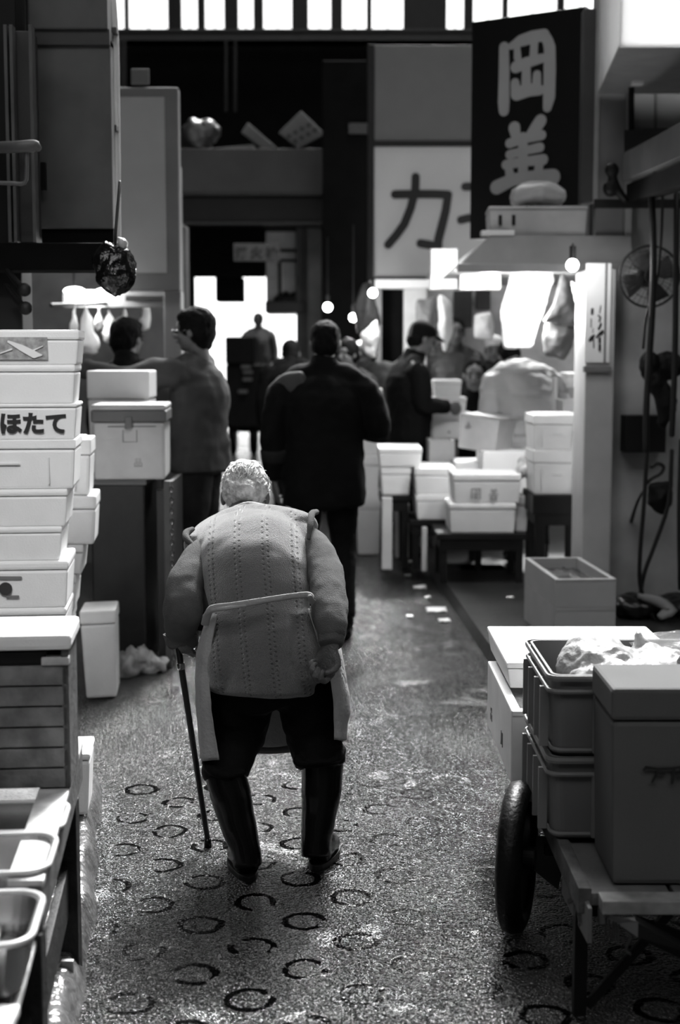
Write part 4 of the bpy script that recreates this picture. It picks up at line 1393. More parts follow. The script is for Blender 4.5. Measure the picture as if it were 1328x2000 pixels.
# white soffit / lit canopy at upper right corner
Yc = 7.4
s0, s1, s2 = W(1210, 92, Yc), W(1400, 80, Yc), W(1163, 100, 8.7)
zc_ = s0.z
tl = bpy.data.materials.new('translucent_sheet')
tl.use_nodes = True
tn = tl.node_tree
tn.nodes.clear()
to_ = tn.nodes.new('ShaderNodeOutputMaterial'); td = tn.nodes.new('ShaderNodeBsdfDiffuse'); tt = tn.nodes.new('ShaderNodeBsdfTranslucent'); tx = tn.nodes.new('ShaderNodeMixShader')
tno = tn.nodes.new('ShaderNodeTexNoise'); tno.inputs['Scale'].default_value = 1.5
tra = tn.nodes.new('ShaderNodeMapRange'); tra.inputs['To Min'].default_value = .75; tra.inputs['To Max'].default_value = .9
tn.links.new(tno.outputs['Fac'], tra.inputs['Value']); tn.links.new(tra.outputs[0], td.inputs['Color']); tn.links.new(tra.outputs[0], tt.inputs['Color'])
tx.inputs[0].default_value = .6
tn.links.new(td.outputs[0], tx.inputs[1]); tn.links.new(tt.outputs[0], tx.inputs[2]); tn.links.new(tx.outputs[0], to_.inputs[0])
xl = s0.x; xr_ = s2.x + .02
o = root('white_canopy', 'bright white translucent canopy filling the upper right corner', 'canopy', (2.6, 8.0, zc_))
MB().box(xl, 4.0, Yc, Yc + .01, zc_, zc_ + .62).build('front_sheet', tl, o)
MB().hexa([V((xl, Yc + .012, zc_)), V((4.0, Yc + .012, zc_)), V((4.0, 8.7, zc_)), V((xr_, 8.7, zc_))], [V((xl, Yc + .012, zc_ + .012)), V((4.0, Yc + .012, zc_ + .012)), V((4.0, 8.7, zc_ + .012)), V((xr_, 8.7, zc_ + .012))]).build('soffit', mat('soffit_grey', .3, .6), o)
MB().hexa([V((xl, Yc + .012, zc_ + .014)), V((xl + .012, Yc + .012, zc_ + .014)), V((xr_ + .012, 8.7, zc_ + .014)), V((xr_, 8.7, zc_ + .014))], [V((xl, Yc + .012, zc_ + .62)), V((xl + .012, Yc + .012, zc_ + .62)), V((xr_ + .012, 8.7, zc_ + .62)), V((xr_, 8.7, zc_ + .62))]).build('side_sheet', tl, o)
o = MB().box(W(1238, 0, 8.3).x, W(1260, 0, 8.3).x, 8.28, 8.34, zc_ - .02, zc_).build('lamp_fitting', white, bevel=.005)
tag(o, 'tiny bright lamp fitting under the white canopy', 'lamp')
# slanting awning beam, dark wedge
aw0, aw1 = W(1226, 300, 8.3), W(1400, 246, 6.2)
am = MB().beam(W(1223, 328, 8.3), W(1380, 252, 6.2), .05, .155)
o = am.build('awning_beam', grey_d, bevel=.006)
tag(o, 'slanting weathered board reaching in from the right edge', 'board')
o = MB().hexa([W(1219, 298, 8.45), W(1305, 254, 7.4), W(1305, 254, 7.5), W(1219, 298, 8.55)], [W(1219, 254, 8.45), W(1305, 250, 7.4), W(1305, 250, 7.5), W(1219, 254, 8.55)]).build('dark_wedge', black)
tag(o, 'black wedge plate above the slanting board', 'plate')
o = MB().beam(W(1240, 378, 8.35), W(1400, 322, 6.3), .10, .10).build('awning_underside', black2)
tag(o, 'black folded awning under the slanting board', 'awning')
o = MB().beam(W(1160, 398, 8.4), W(1340, 398, 8.35), .02, .05).build('dark_rail', black)
tag(o, 'black horizontal rail above the stall roof', 'rail')
o = MB().ell(W(1195, 332, 8.3), (.042, .03, .042)).ell(W(1192, 368, 8.3), (.045, .035, .05)).tube([W(1195, 332, 8.3), W(1200, 362, 8.3), W(1222, 392, 8.3)], [.02, .03, .02], n=12).build('lamp_bracket', black, remesh=.01)
tag(o, 'black double-knobbed lamp bracket left of the folded awning', 'bracket')
o = foam_px('pale foam box at the back of the stall roof below the awning', 1236, 1272, 427, 462, 8.9, .3, m=foam2, z0=zr, slots=False)
o = foam_px('pale foam box at the right end of the stall roof', 1296, 1340, 430, 465, 8.9, .3, m=foam2, slots=False, z0=kz)
# ================================================================ RIGHT: STALL TABLES AND BOXES
PAVE = .07
def table(label, x0, x1, Y0, Y1, ztop, th=.04, leg=.045, zb=PAVE, m=black):
    r = root('low_table', label, 'table', ((x0 + x1) / 2, (Y0 + Y1) / 2, zb))
    MB().box(x0, x1, Y0, Y1, ztop - th, ztop).build('table_top', m, r, bevel=.004)
    ap = MB().box(x0 + .02, x1 - .02, Y0 + .01, Y0 + .03, ztop - th - .07, ztop - th).box(x0 + .02, x0 + .04, Y0 + .03, Y1 - .02, ztop - th - .07, ztop - th)
    ap.build('apron_rail', m, r)
    for x in (x0 + .02, x1 - .02 - leg):
        for y in (Y0 + .015, Y1 - .015 - leg):
            MB().box(x, x + leg, y, y + leg, zb, ztop - th).build('leg', m, r, bevel=.004)
    return r
Yt = 9.2
zt1 = W(950, 1042, Yt).z
xa, xb = W(862, 1100, Yt).x, W(1018, 1100, Yt).x
table('black low table holding the front foam boxes with brushed characters', xa - .03, xb + .03, Yt - .02, Yt + .5, zt1)
x0, x1 = W(806, 1020, 9.75).x, W(876, 1020, 9.75).x
table('black low table behind, carrying the middle group of foam boxes', x0 - .02, x1 + .25, 9.75, 10.3, W(850, 1016, 9.75).z)
x0 = W(742, 965, 10.7).x
table('black low table furthest along the kerb under the white boxes', W(742, 965, 9.85).x, W(803, 965, 9.85).x, 9.85, 10.3, W(780, 968, 9.85).z)
ze_ = W(1090, 967, 8.9).z
xa2, xb2 = W(1040, 1000, 8.9).x, W(1137, 1000, 8.9).x
table('black stand carrying the tall foam box pair beside the pillar', xa2, xb2 + .05, 8.88, 9.4, ze_, th=.12, leg=.06)
GT = 'white foam boxes on the low tables'
b2 = foam_px('lower foam box of the pair at the front edge of the low table', 876, 1008, 984, 1040, Yt, .42, z0=zt1, slots=False, lidf=.2, group=GT)
zz1 = W(950, 984, Yt).z
b1 = foam_px('foam box with two brushed characters, upper of the front pair on the table', 884, 1018, 926, 984, Yt, .42, z0=zz1, slots=False, lidf=.25, group=GT)
bx = MROOT[b1.name]
mm_ = MB()
U = .052
S2 = [([(0, .9), (0, .1)], .07), ([(.05, .95), (.75, .95), (.75, .1)], .07), ([(.25, .75), (.6, .75)], .06), ([(.22, .5), (.6, .5)], .06), ([(.4, .5), (.4, .2)], .06), ([(.22, .35), (.22, .18), (.6, .18)], .06),
      ([(1.7, .95), (1.8, .85)], .07), ([(2.1, .95), (2.0, .85)], .07), ([(1.6, .78), (2.2, .8)], .06), ([(1.65, .62), (2.15, .64)], .06), ([(1.5, .45), (2.3, .48)], .06), ([(1.9, .85), (1.9, .45)], .06), ([(1.65, .3), (1.7, .05), (2.1, .05), (2.15, .3), (1.65, .3)], .06)]
for p_, w_ in S2:
    mm_.stroke([(-.06 + a * .075 / .75 * .75, .025 + b_ * .075) for a, b_ in p_], w_ * .075, TM((-.04, -.2112, 0)), .002)
mm_.build('lettering', ink2, b1, local=True)
b3 = foam_px('foam box at the right end behind the front pair on the table', 1004, 1032, 968, 1040, 9.28, .3, z0=zt1, slots=False, group=GT, m=foam2)
zt2_ = W(850, 1016, 9.75).z
foam_px('lower foam box of the middle group left of the brushed one', 812, 884, 966, 1016, 9.76, .5, z0=zt2_, slots=False, group=GT)
foam_px('upper foam box of the middle group with a pale lid', 810, 890, 914, 966, 9.76, .55, z0=W(850, 966, 9.76).z, slots=False, group=GT, lidf=.3)
foam_px('flat foam box behind the brushed box, at the centre of the tables', 890, 965, 902, 965, 10.0, .4, z0=zt2_, slots=False, group=GT)
zt3_ = W(780, 968, 9.85).z
x0 = W(742, 965, 9.85).x
for i, (yy, lab) in enumerate(((9.86, 'lower white foam box at the kerb left of the middle group'),)):
    foam_box(lab, x0 + .11, yy, zt3_, .21, .42, W(780, 912, 9.86).z - zt3_, group=GT, slots=False, m=foam)
    foam_box('upper white foam box at the kerb, just below the hem of the black coat', x0 + .14, yy - .02, W(780, 912, 9.86).z, .30, .5, W(780, 875, 9.84).z - W(780, 912, 9.86).z, group=GT, slots=False, m=foam)

# hanging vertical foam sheets at the table sides
for i, (px0, px1, y0, y1, Yq, lab) in enumerate(((746, 766, 972, 1030, 9.78, 'foam board propped at the far table leg'), (772, 800, 985, 1068, 10.36, 'tall foam board standing against the kerb between the tables'), (824, 834, 1030, 1125, 9.7, 'narrow white board standing behind the front table leg'))):
    a, b_, c = W(px0, y1, Yq), W(px1, y1, Yq), W(px0, y0, Yq)
    o = MB().box(a.x, b_.x, Yq, Yq + .1, PAVE if y1 > 1020 else a.z, c.z).build('foam_board', foam2 if i < 2 else foam, bevel=.006)
    tag(o, lab, 'foam board')
# ground boxes left beside the walking person
foam_px('lower white foam box on the ground right of the walking person', 696, 744, 960, 1024, 11.0, .4, slots=False, z0=.0, group='foam boxes beside the walking person')
foam_px('upper white foam box right of the walking person', 696, 742, 890, 960, 11.0, .4, slots=False, group='foam boxes beside the walking person', z0=W(700, 960, 11.0).z)
# boxes further in the stall
GB = 'foam boxes piled in the back of the stall'
for (x0_, x1_, y0_, y1_, Yq, kind, lab) in (
        (848, 902, 742, 776, 11.0, 'closed', 'white foam box pile top, right of the black coat'),
        (848, 912, 776, 806, 11.0, 'closed', 'white foam box just below the pile top, right of the black coat'),
        (842, 922, 806, 858, 11.0, 'closed', 'wide white foam box at the person in the black coat'),
        (698, 748, 760, 812, 11.0, 'closed', 'white foam box between the walking person and the black coat, upper'),
        (696, 744, 812, 890, 11.0, 'closed', 'white foam box between the walking person and the black coat, lower'),
        (838, 888, 860, 905, 10.3, 'open', 'small open foam box just right of the hem of the black coat'),
        (1106, 1150, 728, 756, 10.6, 'closed', 'small white foam box right of the puffer jacket'),
        (1102, 1150, 756, 782, 10.5, 'open', 'grey open box below the small white one by the pillar'),
        (1100, 1142, 782, 812, 9.6, 'open', 'open foam box behind the tall pair beside the pillar')):
    foam_px(lab, x0_, x1_, y0_, y1_, Yq, .35, kind=kind, slots=False, m=foam if kind == 'closed' else foam_g, group=GB, fill=(contents, .6) if kind == 'open' else None)
# supports for those: a long dark back table
table('long dark bench under the boxes in the back of the stall', W(836, 0, 11).x, W(908, 0, 11).x, 10.95, 11.4, W(800, 858, 10.98).z, m=dark2)
foam_px('flat bright foam box right behind the brushed box', 942, 1040, 882, 935, 9.75, .45, slots=False, group=GT, z0=zt2_)
# tall pair by the pillar
foam_px('lower foam box with hand slot on the black stand beside the pillar', 1040, 1136, 880, 966, 8.92, .4, z0=ze_, slots=True, group='foam box pair beside the pillar')
foam_px('upper foam box with hand slot on the black stand beside the pillar', 1040, 1136, 810, 880, 8.92, .4, z0=W(1090, 880, 8.92).z, slots=True, group='foam box pair beside the pillar')
# heap of bagged catch behind front pair
q = W(1026, 912, 9.3)
o = MB().ell((q.x, 9.35, q.z - .02), (.05, .1, .06)).ell((q.x + .02, 9.4, q.z + .02), (.06, .08, .04)).build('catch_bag', mat('bagged', .4, .3, var=.6, vscale=40), smooth=True, wrinkle=(.015, 20))
tag(o, 'white bag with dark scraps between the front boxes and the tall pair', 'bag')
# foam box carried by the puffer jacket person
q0, q1 = W(903, 876, 10.0), W(1003, 876, 10.0)
hb_ = foam_box('tilted grey-white foam box carried by the person in the puffer jacket', (q0.x + q1.x) / 2 - .01, 9.88, q0.z - .01, .31, .34, .24, rz=-.55, m=mat('foam_carried', .40, .6), slots=False, lidf=.01, tilt=(.0, .12))
mk = MB()
text_mesh(mk, 'ふ', .05, TM((-.10, -.1722, .15)), bold=.001)
mk.build('lettering', ink2, hb_, local=True)
# box under the table, scraps
foam_px('flat foam box lying on the pavement under the front table', 900, 992, 1122, 1160, 9.75, .3, slots=False, m=foam2, z0=PAVE)
random.seed(5)
for i, (px, py, w_) in enumerate(((820, 1148, 26), (852, 1192, 40), (868, 1213, 24), (800, 1205, 14), (835, 1168, 12), (806, 1098, 16), (796, 1125, 12), (996, 1168, 14), (790, 1078, 10))):
    z = 0.0 if px < 840 or py > 1180 else PAVE
    if px == 996: z = PAVE
    q = G(px, py, z)
    ww = w_ / F * q.y
    o = MB().grid(lambda u, v: (q.x + (u - .5) * ww, q.y + (v - .5) * ww * 1.3, z + .004 + .012 * abs(noise.noise(V((u * 2 + i, v * 2, 1)))) * (1 + u)), 6, 6).build('paper_scrap', white, solid=.003, smooth=True)
    tag(o, ['curled white scrap by the kerb below the front table leg', 'largest white scrap lying on the road edge', 'white scrap nearest the camera on the road edge', 'tiny scrap on the road left of the largest one', 'small scrap between the largest scrap and the table', 'pale scrap at the kerb under the middle boxes', 'small scrap on the kerb line beside the table leg', 'scrap on the pavement below the right leg of the front table', 'farthest small scrap at the kerb'][i], 'scrap', 'scraps of foam along the kerb')

# two foam boxes with dark catch at the pillar foot
fx0, fx1 = G(1084, 1190).x, 0
Yf = 7.15
c0, c1 = W(1084, 1185, Yf), W(1205, 1185, Yf)
zlo = PAVE
zm1 = W(1140, 1187, Yf).z
ztp = W(1140, 1131, Yf).z
wB = c1.x - c0.x
rb_ = .13
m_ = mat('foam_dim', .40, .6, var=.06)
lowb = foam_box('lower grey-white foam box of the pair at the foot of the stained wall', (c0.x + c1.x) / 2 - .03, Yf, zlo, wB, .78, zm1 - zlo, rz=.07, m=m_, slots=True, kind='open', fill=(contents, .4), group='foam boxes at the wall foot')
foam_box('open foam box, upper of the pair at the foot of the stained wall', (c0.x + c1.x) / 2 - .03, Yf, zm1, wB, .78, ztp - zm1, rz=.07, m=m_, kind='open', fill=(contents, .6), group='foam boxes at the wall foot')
# black rubbish + pale rag by the wall
q = G(1240, 1205, PAVE)
o = MB().ell((q.x, q.y, PAVE + .06), (.16, .12, .07), n=20, k=12).ell((q.x + .25, q.y + .1, PAVE + .05), (.2, .14, .06), n=20, k=12).build('black_bag', mat('black_film2', .006, .3), remesh=.012, wrinkle=(.02, 12))
tag(o, 'black rubbish bag slumped at the foot of the stained wall', 'rubbish bag')
o = MB().tube([q + V((.0, -.1, .14)), q + V((.1, -.12, .11)), q + V((.17, -.14, .06)), q + V((.1, -.17, .03))], [(.012, .02), (.02, .03), (.03, .03), (.012, .02)], n=12).build('wet_rag', mat('rag', .25, .6), smooth=True, wrinkle=(.012, 30))
tag(o, 'pale wet rag on the black rubbish bag', 'rag')

# ================================================================ CART (foreground right)
zd = .325
cart = root('hand_cart', 'low wooden hand cart loaded with crates and foam boxes, two black wheels', 'cart', (1.0, 4.1, 0))
dk = MB()
for i in range(6):
    x0 = .575 + i * .19
    dk.box(x0, x0 + .18, 3.16, 4.95, zd - .03, zd)
dk.build('deck', mat('cart_boards', .10, .6, var=.4, vscale=8, bump=.3), cart, bevel=.003)
xe = W(1190, 1740, 3.13).x
MB().box(xe - .02, 1.72, 3.10, 3.16, zd - .028, zd + .004).build('front_batten', mat('pale_batten', .24, .6, var=.3, vscale=20), cart, bevel=.003)
MB().box(.545, .575, 3.16, 4.95, zd - .05, zd + .012).build('side_batten', wood, cart, bevel=.003)
fr_ = MB()
fr_.beam((.60, 3.2, zd - .05), (.60, 4.9, zd - .05), .035, .04).beam((1.66, 3.2, zd - .05), (1.66, 4.9, zd - .05), .035, .04)
fr_.beam((.60, 3.3, zd - .05), (1.66, 3.3, zd - .05), .035, .04).beam((.56, 3.80, .2), (1.7, 3.80, .2), .025, .025)
fr_.beam((.66, 3.80, .2), (.66, 3.80, zd - .05), .03).beam((1.6, 3.80, .2), (1.6, 3.80, zd - .05), .03)
fr_.build('frame', black, cart)
for x, y in ((.565, 3.24),):
    MB().beam((x, y, 0), (x, y, zd - .03), .03, .03).build('leg', black, cart)
    MB().beam((x + .02, y, .02), (x + .20, y - .04, zd - .06), .02, .02).build('brace', black, cart)
MB().beam((1.62, 3.24, 0), (1.62, 3.24, zd - .03), .03, .03).build('leg', black, cart)
# plate boards with painted marks
plm = mat('plate_paint', .12, .6, var=.15)
pa = MB()
A_, B_ = W(1128, 1690, 3.35), W(1162, 1760, 3.12)
pa.hexa([V((.548, 3.42, .222)), V((.56, 3.12, .222)), V((.57, 3.12, .222)), V((.56, 3.42, .222))], [V((.548, 3.42, .318)), V((.56, 3.12, .305)), V((.57, 3.12, .305)), V((.56, 3.42, .318))])
po_ = pa.build('side_plate', plm, cart, bevel=.002)
mr_ = TM((.546, 3.42, .222), math.radians(-87.8))
mk = MB()
mk.stroke([(.10, .075), (.14, .078), (.11, .05), (.15, .045), (.10, .02)], .012, mr_ @ TM((0, -.002, 0)), .002)
mk.stroke([(.19, .075), (.20, .05), (.18, .02)], .012, mr_ @ TM((0, -.002, 0)), .002)
mk.stroke([(.20, .05), (.235, .02)], .012, mr_ @ TM((0, -.002, 0)), .002)
mk.build('painted_mark', ink, po_)
xp0, xp1 = W(1190, 1760, 3.08).x, W(1250, 1790, 3.08).x
q1p = W(1247, 1806, 3.02)
pb2 = MB().hexa([V((xe - .02, 3.13, .262)), V((q1p.x, 3.03, q1p.z)), V((q1p.x, 3.06, q1p.z)), V((xe - .02, 3.16, .262))],
                [V((xe - .02, 3.13, zd - .03)), V((q1p.x, 3.03, zd - .048)), V((q1p.x, 3.06, zd - .048)), V((xe - .02, 3.16, zd - .03))]).build('number_plate_board', plm, cart, bevel=.002)
an = math.atan2(-.10, q1p.x - xe + .02)
mk = MB()
lp = math.hypot(.10, q1p.x - xe + .02)
mt_ = TM((xe - .02, 3.13, 0), an)
for i, x_ in enumerate((.022, .032, .045, .054, .063)):
    mk.stroke([(x_, .285), (x_ + .001, .245)], .005, mt_ @ TM((0, -.003, 0)), .002)
mk.stroke([(.072, .258), (.080, .256)], .006, mt_ @ TM((0, -.003, 0)), .002)
mk.stroke([(.086, .274), (.102, .272), (.088, .234), (.103, .232)], .006, mt_ @ TM((0, -.003, 0)), .002)
mk.build('painted_mark', ink, pb2)
MB().hexa([V((q1p.x, 3.03, q1p.z)), V((q1p.x + .5, 2.7, .12)), V((q1p.x + .5, 2.75, .12)), V((q1p.x, 3.08, q1p.z))],
          [V((q1p.x, 3.03, zd - .05)), V((q1p.x + .5, 2.7, .24)), V((q1p.x + .5, 2.75, .24)), V((q1p.x, 3.08, zd - .05))]).build('draw_bar', black, cart)
# wheels
def wheel(x, y, yaw):
    R = .203
    M_ = TM((x, y, R), yaw)
    w = MB()
    sec = [(-.028, .150), (-.034, .175), (-.024, .197), (0, .203), (.024, .197), (.034, .175), (.028, .150)]
    n = 48
    rings_ = []
    for k in range(n):
        a = 2 * PI * k / n
        rings_.append([M_ @ V((sx_, r_ * math.cos(a), r_ * math.sin(a))) for sx_, r_ in sec])
    o = len(w.v)
    for rg in rings_:
        w.v += rg
    m = len(sec)
    for k in range(n):
        for i in range(m):
            j = (i + 1) % m
            k2 = (k + 1) % n
            w.f.append([k * m + i, k * m + j, k2 * m + j, k2 * m + i])
    t = w.build('wheel', tyre_m, cart, smooth=True)
    h = MB()
    h.cyl(M_ @ V((-.018, 0, 0)), M_ @ V((.018, 0, 0)), .152, n=40)
    h.build('wheel_disc', dark, t, bevel=.004)
    h = MB().cyl(M_ @ V((-.04, 0, 0)), M_ @ V((.05, 0, 0)), .03, n=20)
    h.build('hub', dark, t, bevel=.004)
    m2 = MB().tube([M_ @ V((0, .24 * math.cos(a), .24 * math.sin(a))) for a in [math.radians(q_) for q_ in range(15, 140, 12)]], [(.042, .003)] * 11, side=(1, 0, 0), n=10, sub=1, cap=.1)
    return t
wx_ = W(1008, 1690, 3.76).x
wheel(wx_, 3.74, math.radians(-15))
wheel(1.74, 3.80, math.radians(0))
# triangular support between wheel and deck
MB().hexa([W(1042, 1700, 3.86), W(1090, 1738, 3.86), W(1090, 1738, 3.9), W(1042, 1700, 3.9)], [W(1048, 1632, 3.86), W(1112, 1634, 3.86), W(1112, 1634, 3.9), W(1048, 1632, 3.9)]).build('gusset', grey_d, cart)

# --- big dark grey foam box, front right
Yb = 3.19
e0, e1 = W(1188, 1722, Yb), W(1440, 1722, Yb)
ztb = W(1200, 1345, Yb).z
bw = e1.x - e0.x
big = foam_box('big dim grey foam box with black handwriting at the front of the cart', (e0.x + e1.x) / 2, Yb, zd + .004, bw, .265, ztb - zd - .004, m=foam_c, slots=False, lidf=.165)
hbh = ztb - zd
mm_ = MB()
hx = -bw / 2
pw = Yb * 1.01 / F
def HP(px, py):
    q = W(px, py, Yb)
    return (q.x - (e0.x + e1.x) / 2, q.z - zd)
K = [([(1257, 1507), (1262, 1502), (1285, 1505), (1311, 1504)], [4, 6, 5, 6]), ([(1284, 1506), (1280, 1518), (1273, 1530)], [5, 5, 4]), ([(1284, 1512), (1296, 1513)], [4, 6]),
     ([(1316, 1503), (1314, 1518), (1312, 1532)], [6, 6, 5]), ([(1316, 1503), (1330, 1501), (1328, 1513), (1320, 1515)], 5), ([(1336, 1502), (1336, 1530)], 5), ([(1330, 1512), (1352, 1512)], 5), ([(1350, 1500), (1350, 1530)], 5)]
for p_, w_ in K:
    mm_.stroke([HP(*q) for q in p_], [a * pw for a in w_] if isinstance(w_, list) else w_ * pw, TM((0, -.134, 0)), .002)
mm_.build('handwriting', ink, big, local=True)

# --- stacked plastic crates
def plastic_crate(label, x0, y0, z0, w, d, h, **k):
    r = root('plastic_crate', label, 'crate', (x0 + w / 2, y0 + d / 2, z0), 0, 'grey plastic crates stacked on the cart')
    wx, dx = w / 2, d / 2
    def rc(sx, sy, rad, z):
        P = []
        for cx, cy, a0 in ((1, 1, 0), (-1, 1, 90), (-1, -1, 180), (1, -1, 270)):
            for q in range(6):
                a = math.radians(a0 + 90 * q / 5)
                P.append(V((cx * (sx - rad) + rad * math.cos(a), cy * (sy - rad) + rad * math.sin(a), z)))
        return P
    b = MB()
    R = [rc(wx - .02, dx - .02, .03, 0), rc(wx - .010, dx - .010, .03, h * .80), rc(wx - .010, dx - .010, .03, h), rc(wx - .016, dx - .016, .026, h), rc(wx - .028, dx - .028, .024, .008)]
    n = len(R[0])
    b.rings(R, cap=False)
    b.f.append(list(range(n))[::-1]); b.f.append(list(range(4 * n, 5 * n)))
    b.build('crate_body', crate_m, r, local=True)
    c = MB()
    for z_, ex, t_ in ((h - .007, .0, .008), (h * .80, -.002, .006), (.012, -.014, .006)):
        P = rc(wx + ex, dx + ex, .032, z_)
        c.tube(P + [P[0], P[1]], [(.004, t_)] * (n + 2), side=(0, 0, 1) if False else None, n=6, sub=1, cap=0)
    for sgn in (-1, 1):
        for f_ in (-.62, 0, .62):
            c.box(wx * f_ - .006, wx * f_ + .006, sgn * dx - .012, sgn * dx + .010, .01, h * .8)
        for f_ in (-.7, -.25, .25, .7):
            c.box(sgn * wx - .012, sgn * wx + .010, dx * f_ - .006, dx * f_ + .006, .01, h * .8)
    c.build('rim_and_ribs', mat('crate_rim', .17, .45), r, local=True)
    return r
cz = W(1062, 1480, 3.46).z
cz2 = W(1062, 1322, 3.46).z
x_c = .515
wcr = .62
lowc = plastic_crate('lower grey plastic crate stacked at the corner of the cart', x_c, 3.47, zd + .016, wcr, .46, cz - zd - .02)
upc = plastic_crate('upper grey plastic crate holding a white bag and clear film', x_c, 3.47, cz - .0, wcr, .46, cz2 - cz)
# white bag + film within
q = V((.68, 3.72, cz2 - .03))
bgm = MB().ell(q, (.11, .13, .075), n=26, k=18).ell(q + V((.16, -.02, .005)), (.10, .1, .05), n=24, k=14).ell(q + V((.05, -.13, -.01)), (.14, .08, .05), n=24, k=14).tube([q + V((.12, .03, .03)), q + V((.115, .05, .085))], [.03, .004], n=12)
o = bgm.build('white_bag', mat('bag_white', .38, .3, bump=.8, bscale=35), remesh=.008, sm=2, wrinkle=(.014, 22))
tag(o, 'crumpled white plastic bag lying in the upper grey crate', 'plastic bag')
# fish under the film
o = MB().tube([V((.88, 3.6, cz2 + .0)), V((1.0, 3.62, cz2 + .035)), V((1.2, 3.6, cz2 + .02)), V((1.35, 3.58, cz2))], [(.03, .03), (.08, .05), (.09, .05), (.04, .03)], side=(0, 1, 0), n=20).ell((1.14, 3.5, cz2 - .0), (.16, .1, .05)).build('wrapped_catch', mat('pale_catch', .09, .25, var=.6, vscale=14), remesh=.01, wrinkle=(.012, 18))
tag(o, 'pale and dark catch wrapped in film heaped in the upper grey crate', 'catch')
fm_ = MB()
def filmf(u, v):
    x = .80 + u * .75; y = 3.42 + v * .56
    hgt = .035 + .10 * (u ** 1.1) * math.sin(PI * (.25 + .75 * v)) + .02 * noise.noise(V((u * 6, v * 6, 2))) + .012 * noise.noise(V((u * 17, v * 17, 4)))
    return (x, y, cz2 - .005 + hgt * (min(1, v * 4) * .8 + .2) * (min(1, u * 3)))
fm_.grid(filmf, 60, 40)
o = fm_.build('clear_film', plastic_clear, solid=.0015, smooth=True)
tag(o, 'clear plastic film stretched over the catch at the right edge', 'plastic film')

# --- white foam boxes at the back of the cart
a0_, a1_ = W(957, 1224, 4.45), W(1185, 1230, 4.45)
xw = .495
zw2 = W(960, 1225, 4.78).z
foam_box('white foam box with a bright flat lid at the back of the cart', xw + .275, 4.22, .549, .54, .58, zw2 - .549, m=foam, slots=False, lidf=.25)
ob = foam_box('open white foam box of ice at the back of the cart, under the lidded one', xw + .28, 3.965, zd + .012, .58, .66, .548 - zd - .012, m=mat('foam_bright', .62, .55), kind='open', fill=(mat('ice_fill', .7, .4, var=.3, vscale=60, bump=.6), .8))
tm2 = MB()
for i, ch in enumerate(('品', '川')):
    text_mesh(tm2, ch, .05, TM((-.2912, .22 - .3 * i, .05), math.radians(-90)), t=.002)
tm2.build('lettering', ink2, ob, local=True)
# ================================================================ PEOPLE
def add_hand(mb, wr, d, n, sc=1.0, curl=.5, side=1, grip=None):
    """hand from wrist wr, pointing d, palm normal n; side=+1: thumb on +(d x n)"""
    d = V(d).normalized(); n = V(n); n = (n - d * n.dot(d)).normalized()
    t = d.cross(n).normalized() * side
    mb.tube([wr - d * .03 * sc, wr + d * .015 * sc, wr + d * .05 * sc, wr + d * .085 * sc], [(.026 * sc, .02 * sc), (.03 * sc, .018 * sc), (.04 * sc, .016 * sc), (.038 * sc, .012 * sc)], side=t, n=14, cap=.6)
    for i, (ln, off) in enumerate(((.072, .030), (.080, .010), (.074, -.010), (.058, -.028))):
        b = wr + d * (.082 - .006 * abs(i - 1)) * sc + t * off * sc
        a = curl * (1 + .12 * i)
        p = [b]
        ang = 0
        for k, fr in enumerate((.45, .3, .25)):
            ang += a * (.75 if k == 0 else 1)
            p.append(p[-1] + (d * math.cos(ang) + n * math.sin(ang)) * ln * fr * sc * 1.1)
        mb.tube(p, [.0095 * sc, .009 * sc, .0082 * sc, .007 * sc], n=10, sub=2, cap=.9)
    b = wr + d * .025 * sc + t * .026 * sc
    p = [b, b + (t * .7 + d * .7 + n * .25) * .035 * sc, b + (t * .75 + d * 1.5 + n * .8 * (1 if curl > .6 else .4)) * .038 * sc, b + (t * .45 + d * 2.1 + n * 1.4 * (1 if curl > .6 else .4)) * .038 * sc]
    if curl > 1:
        p = [b, b + (t * .5 + d * .8) * .030 * sc]
        p.append(p[-1] + (d * .9 + n * .8 - t * .2) * .024 * sc)
        p.append(p[-1] + (d * .3 + n * .9 - t * .7) * .020 * sc)
    mb.tube(p, [.013 * sc, .0115 * sc, .010 * sc, .008 * sc], n=10, sub=2, cap=.9)

def add_head(mb, c, fw, up, s=1.0):
    fw = V(fw).normalized(); up = V(up); up = (up - fw * up.dot(fw)).normalized()
    rt = fw.cross(up).normalized()
    M3 = Matrix((rt, fw, up)).transposed()
    P = lambda x, y, z: c + M3 @ V((x * s, y * s, z * s))
    E3 = lambda p, r, m2=None: mb.ell(p, tuple(q * s for q in r), M3 if m2 is None else M3 @ m2, n=20, k=14)
    E3(P(0, -.012, .025), (.074, .093, .088))
    E3(P(0, .022, -.035), (.058, .068, .075))
    E3(P(0, .055, -.082), (.028, .026, .024))
    E3(P(0, .05, .035), (.056, .042, .04))
    mb.tube([P(0, .078, .018), P(0, .092, -.005), P(0, .104, -.026)], [.009 * s, .012 * s, .015 * s], n=10)
    E3(P(0, .083, -.053), (.022, .012, .009))
    E3(P(-.034, .07, -.02), (.02, .018, .018)); E3(P(.034, .07, -.02), (.02, .018, .018))
    for q in (-1, 1):
        mb.ell(P(q * .076, .0, -.008), (.011 * s, .02 * s, .032 * s), M3, n=14, k=10)
    return M3, P, rt, fw, up

HEADP = {}

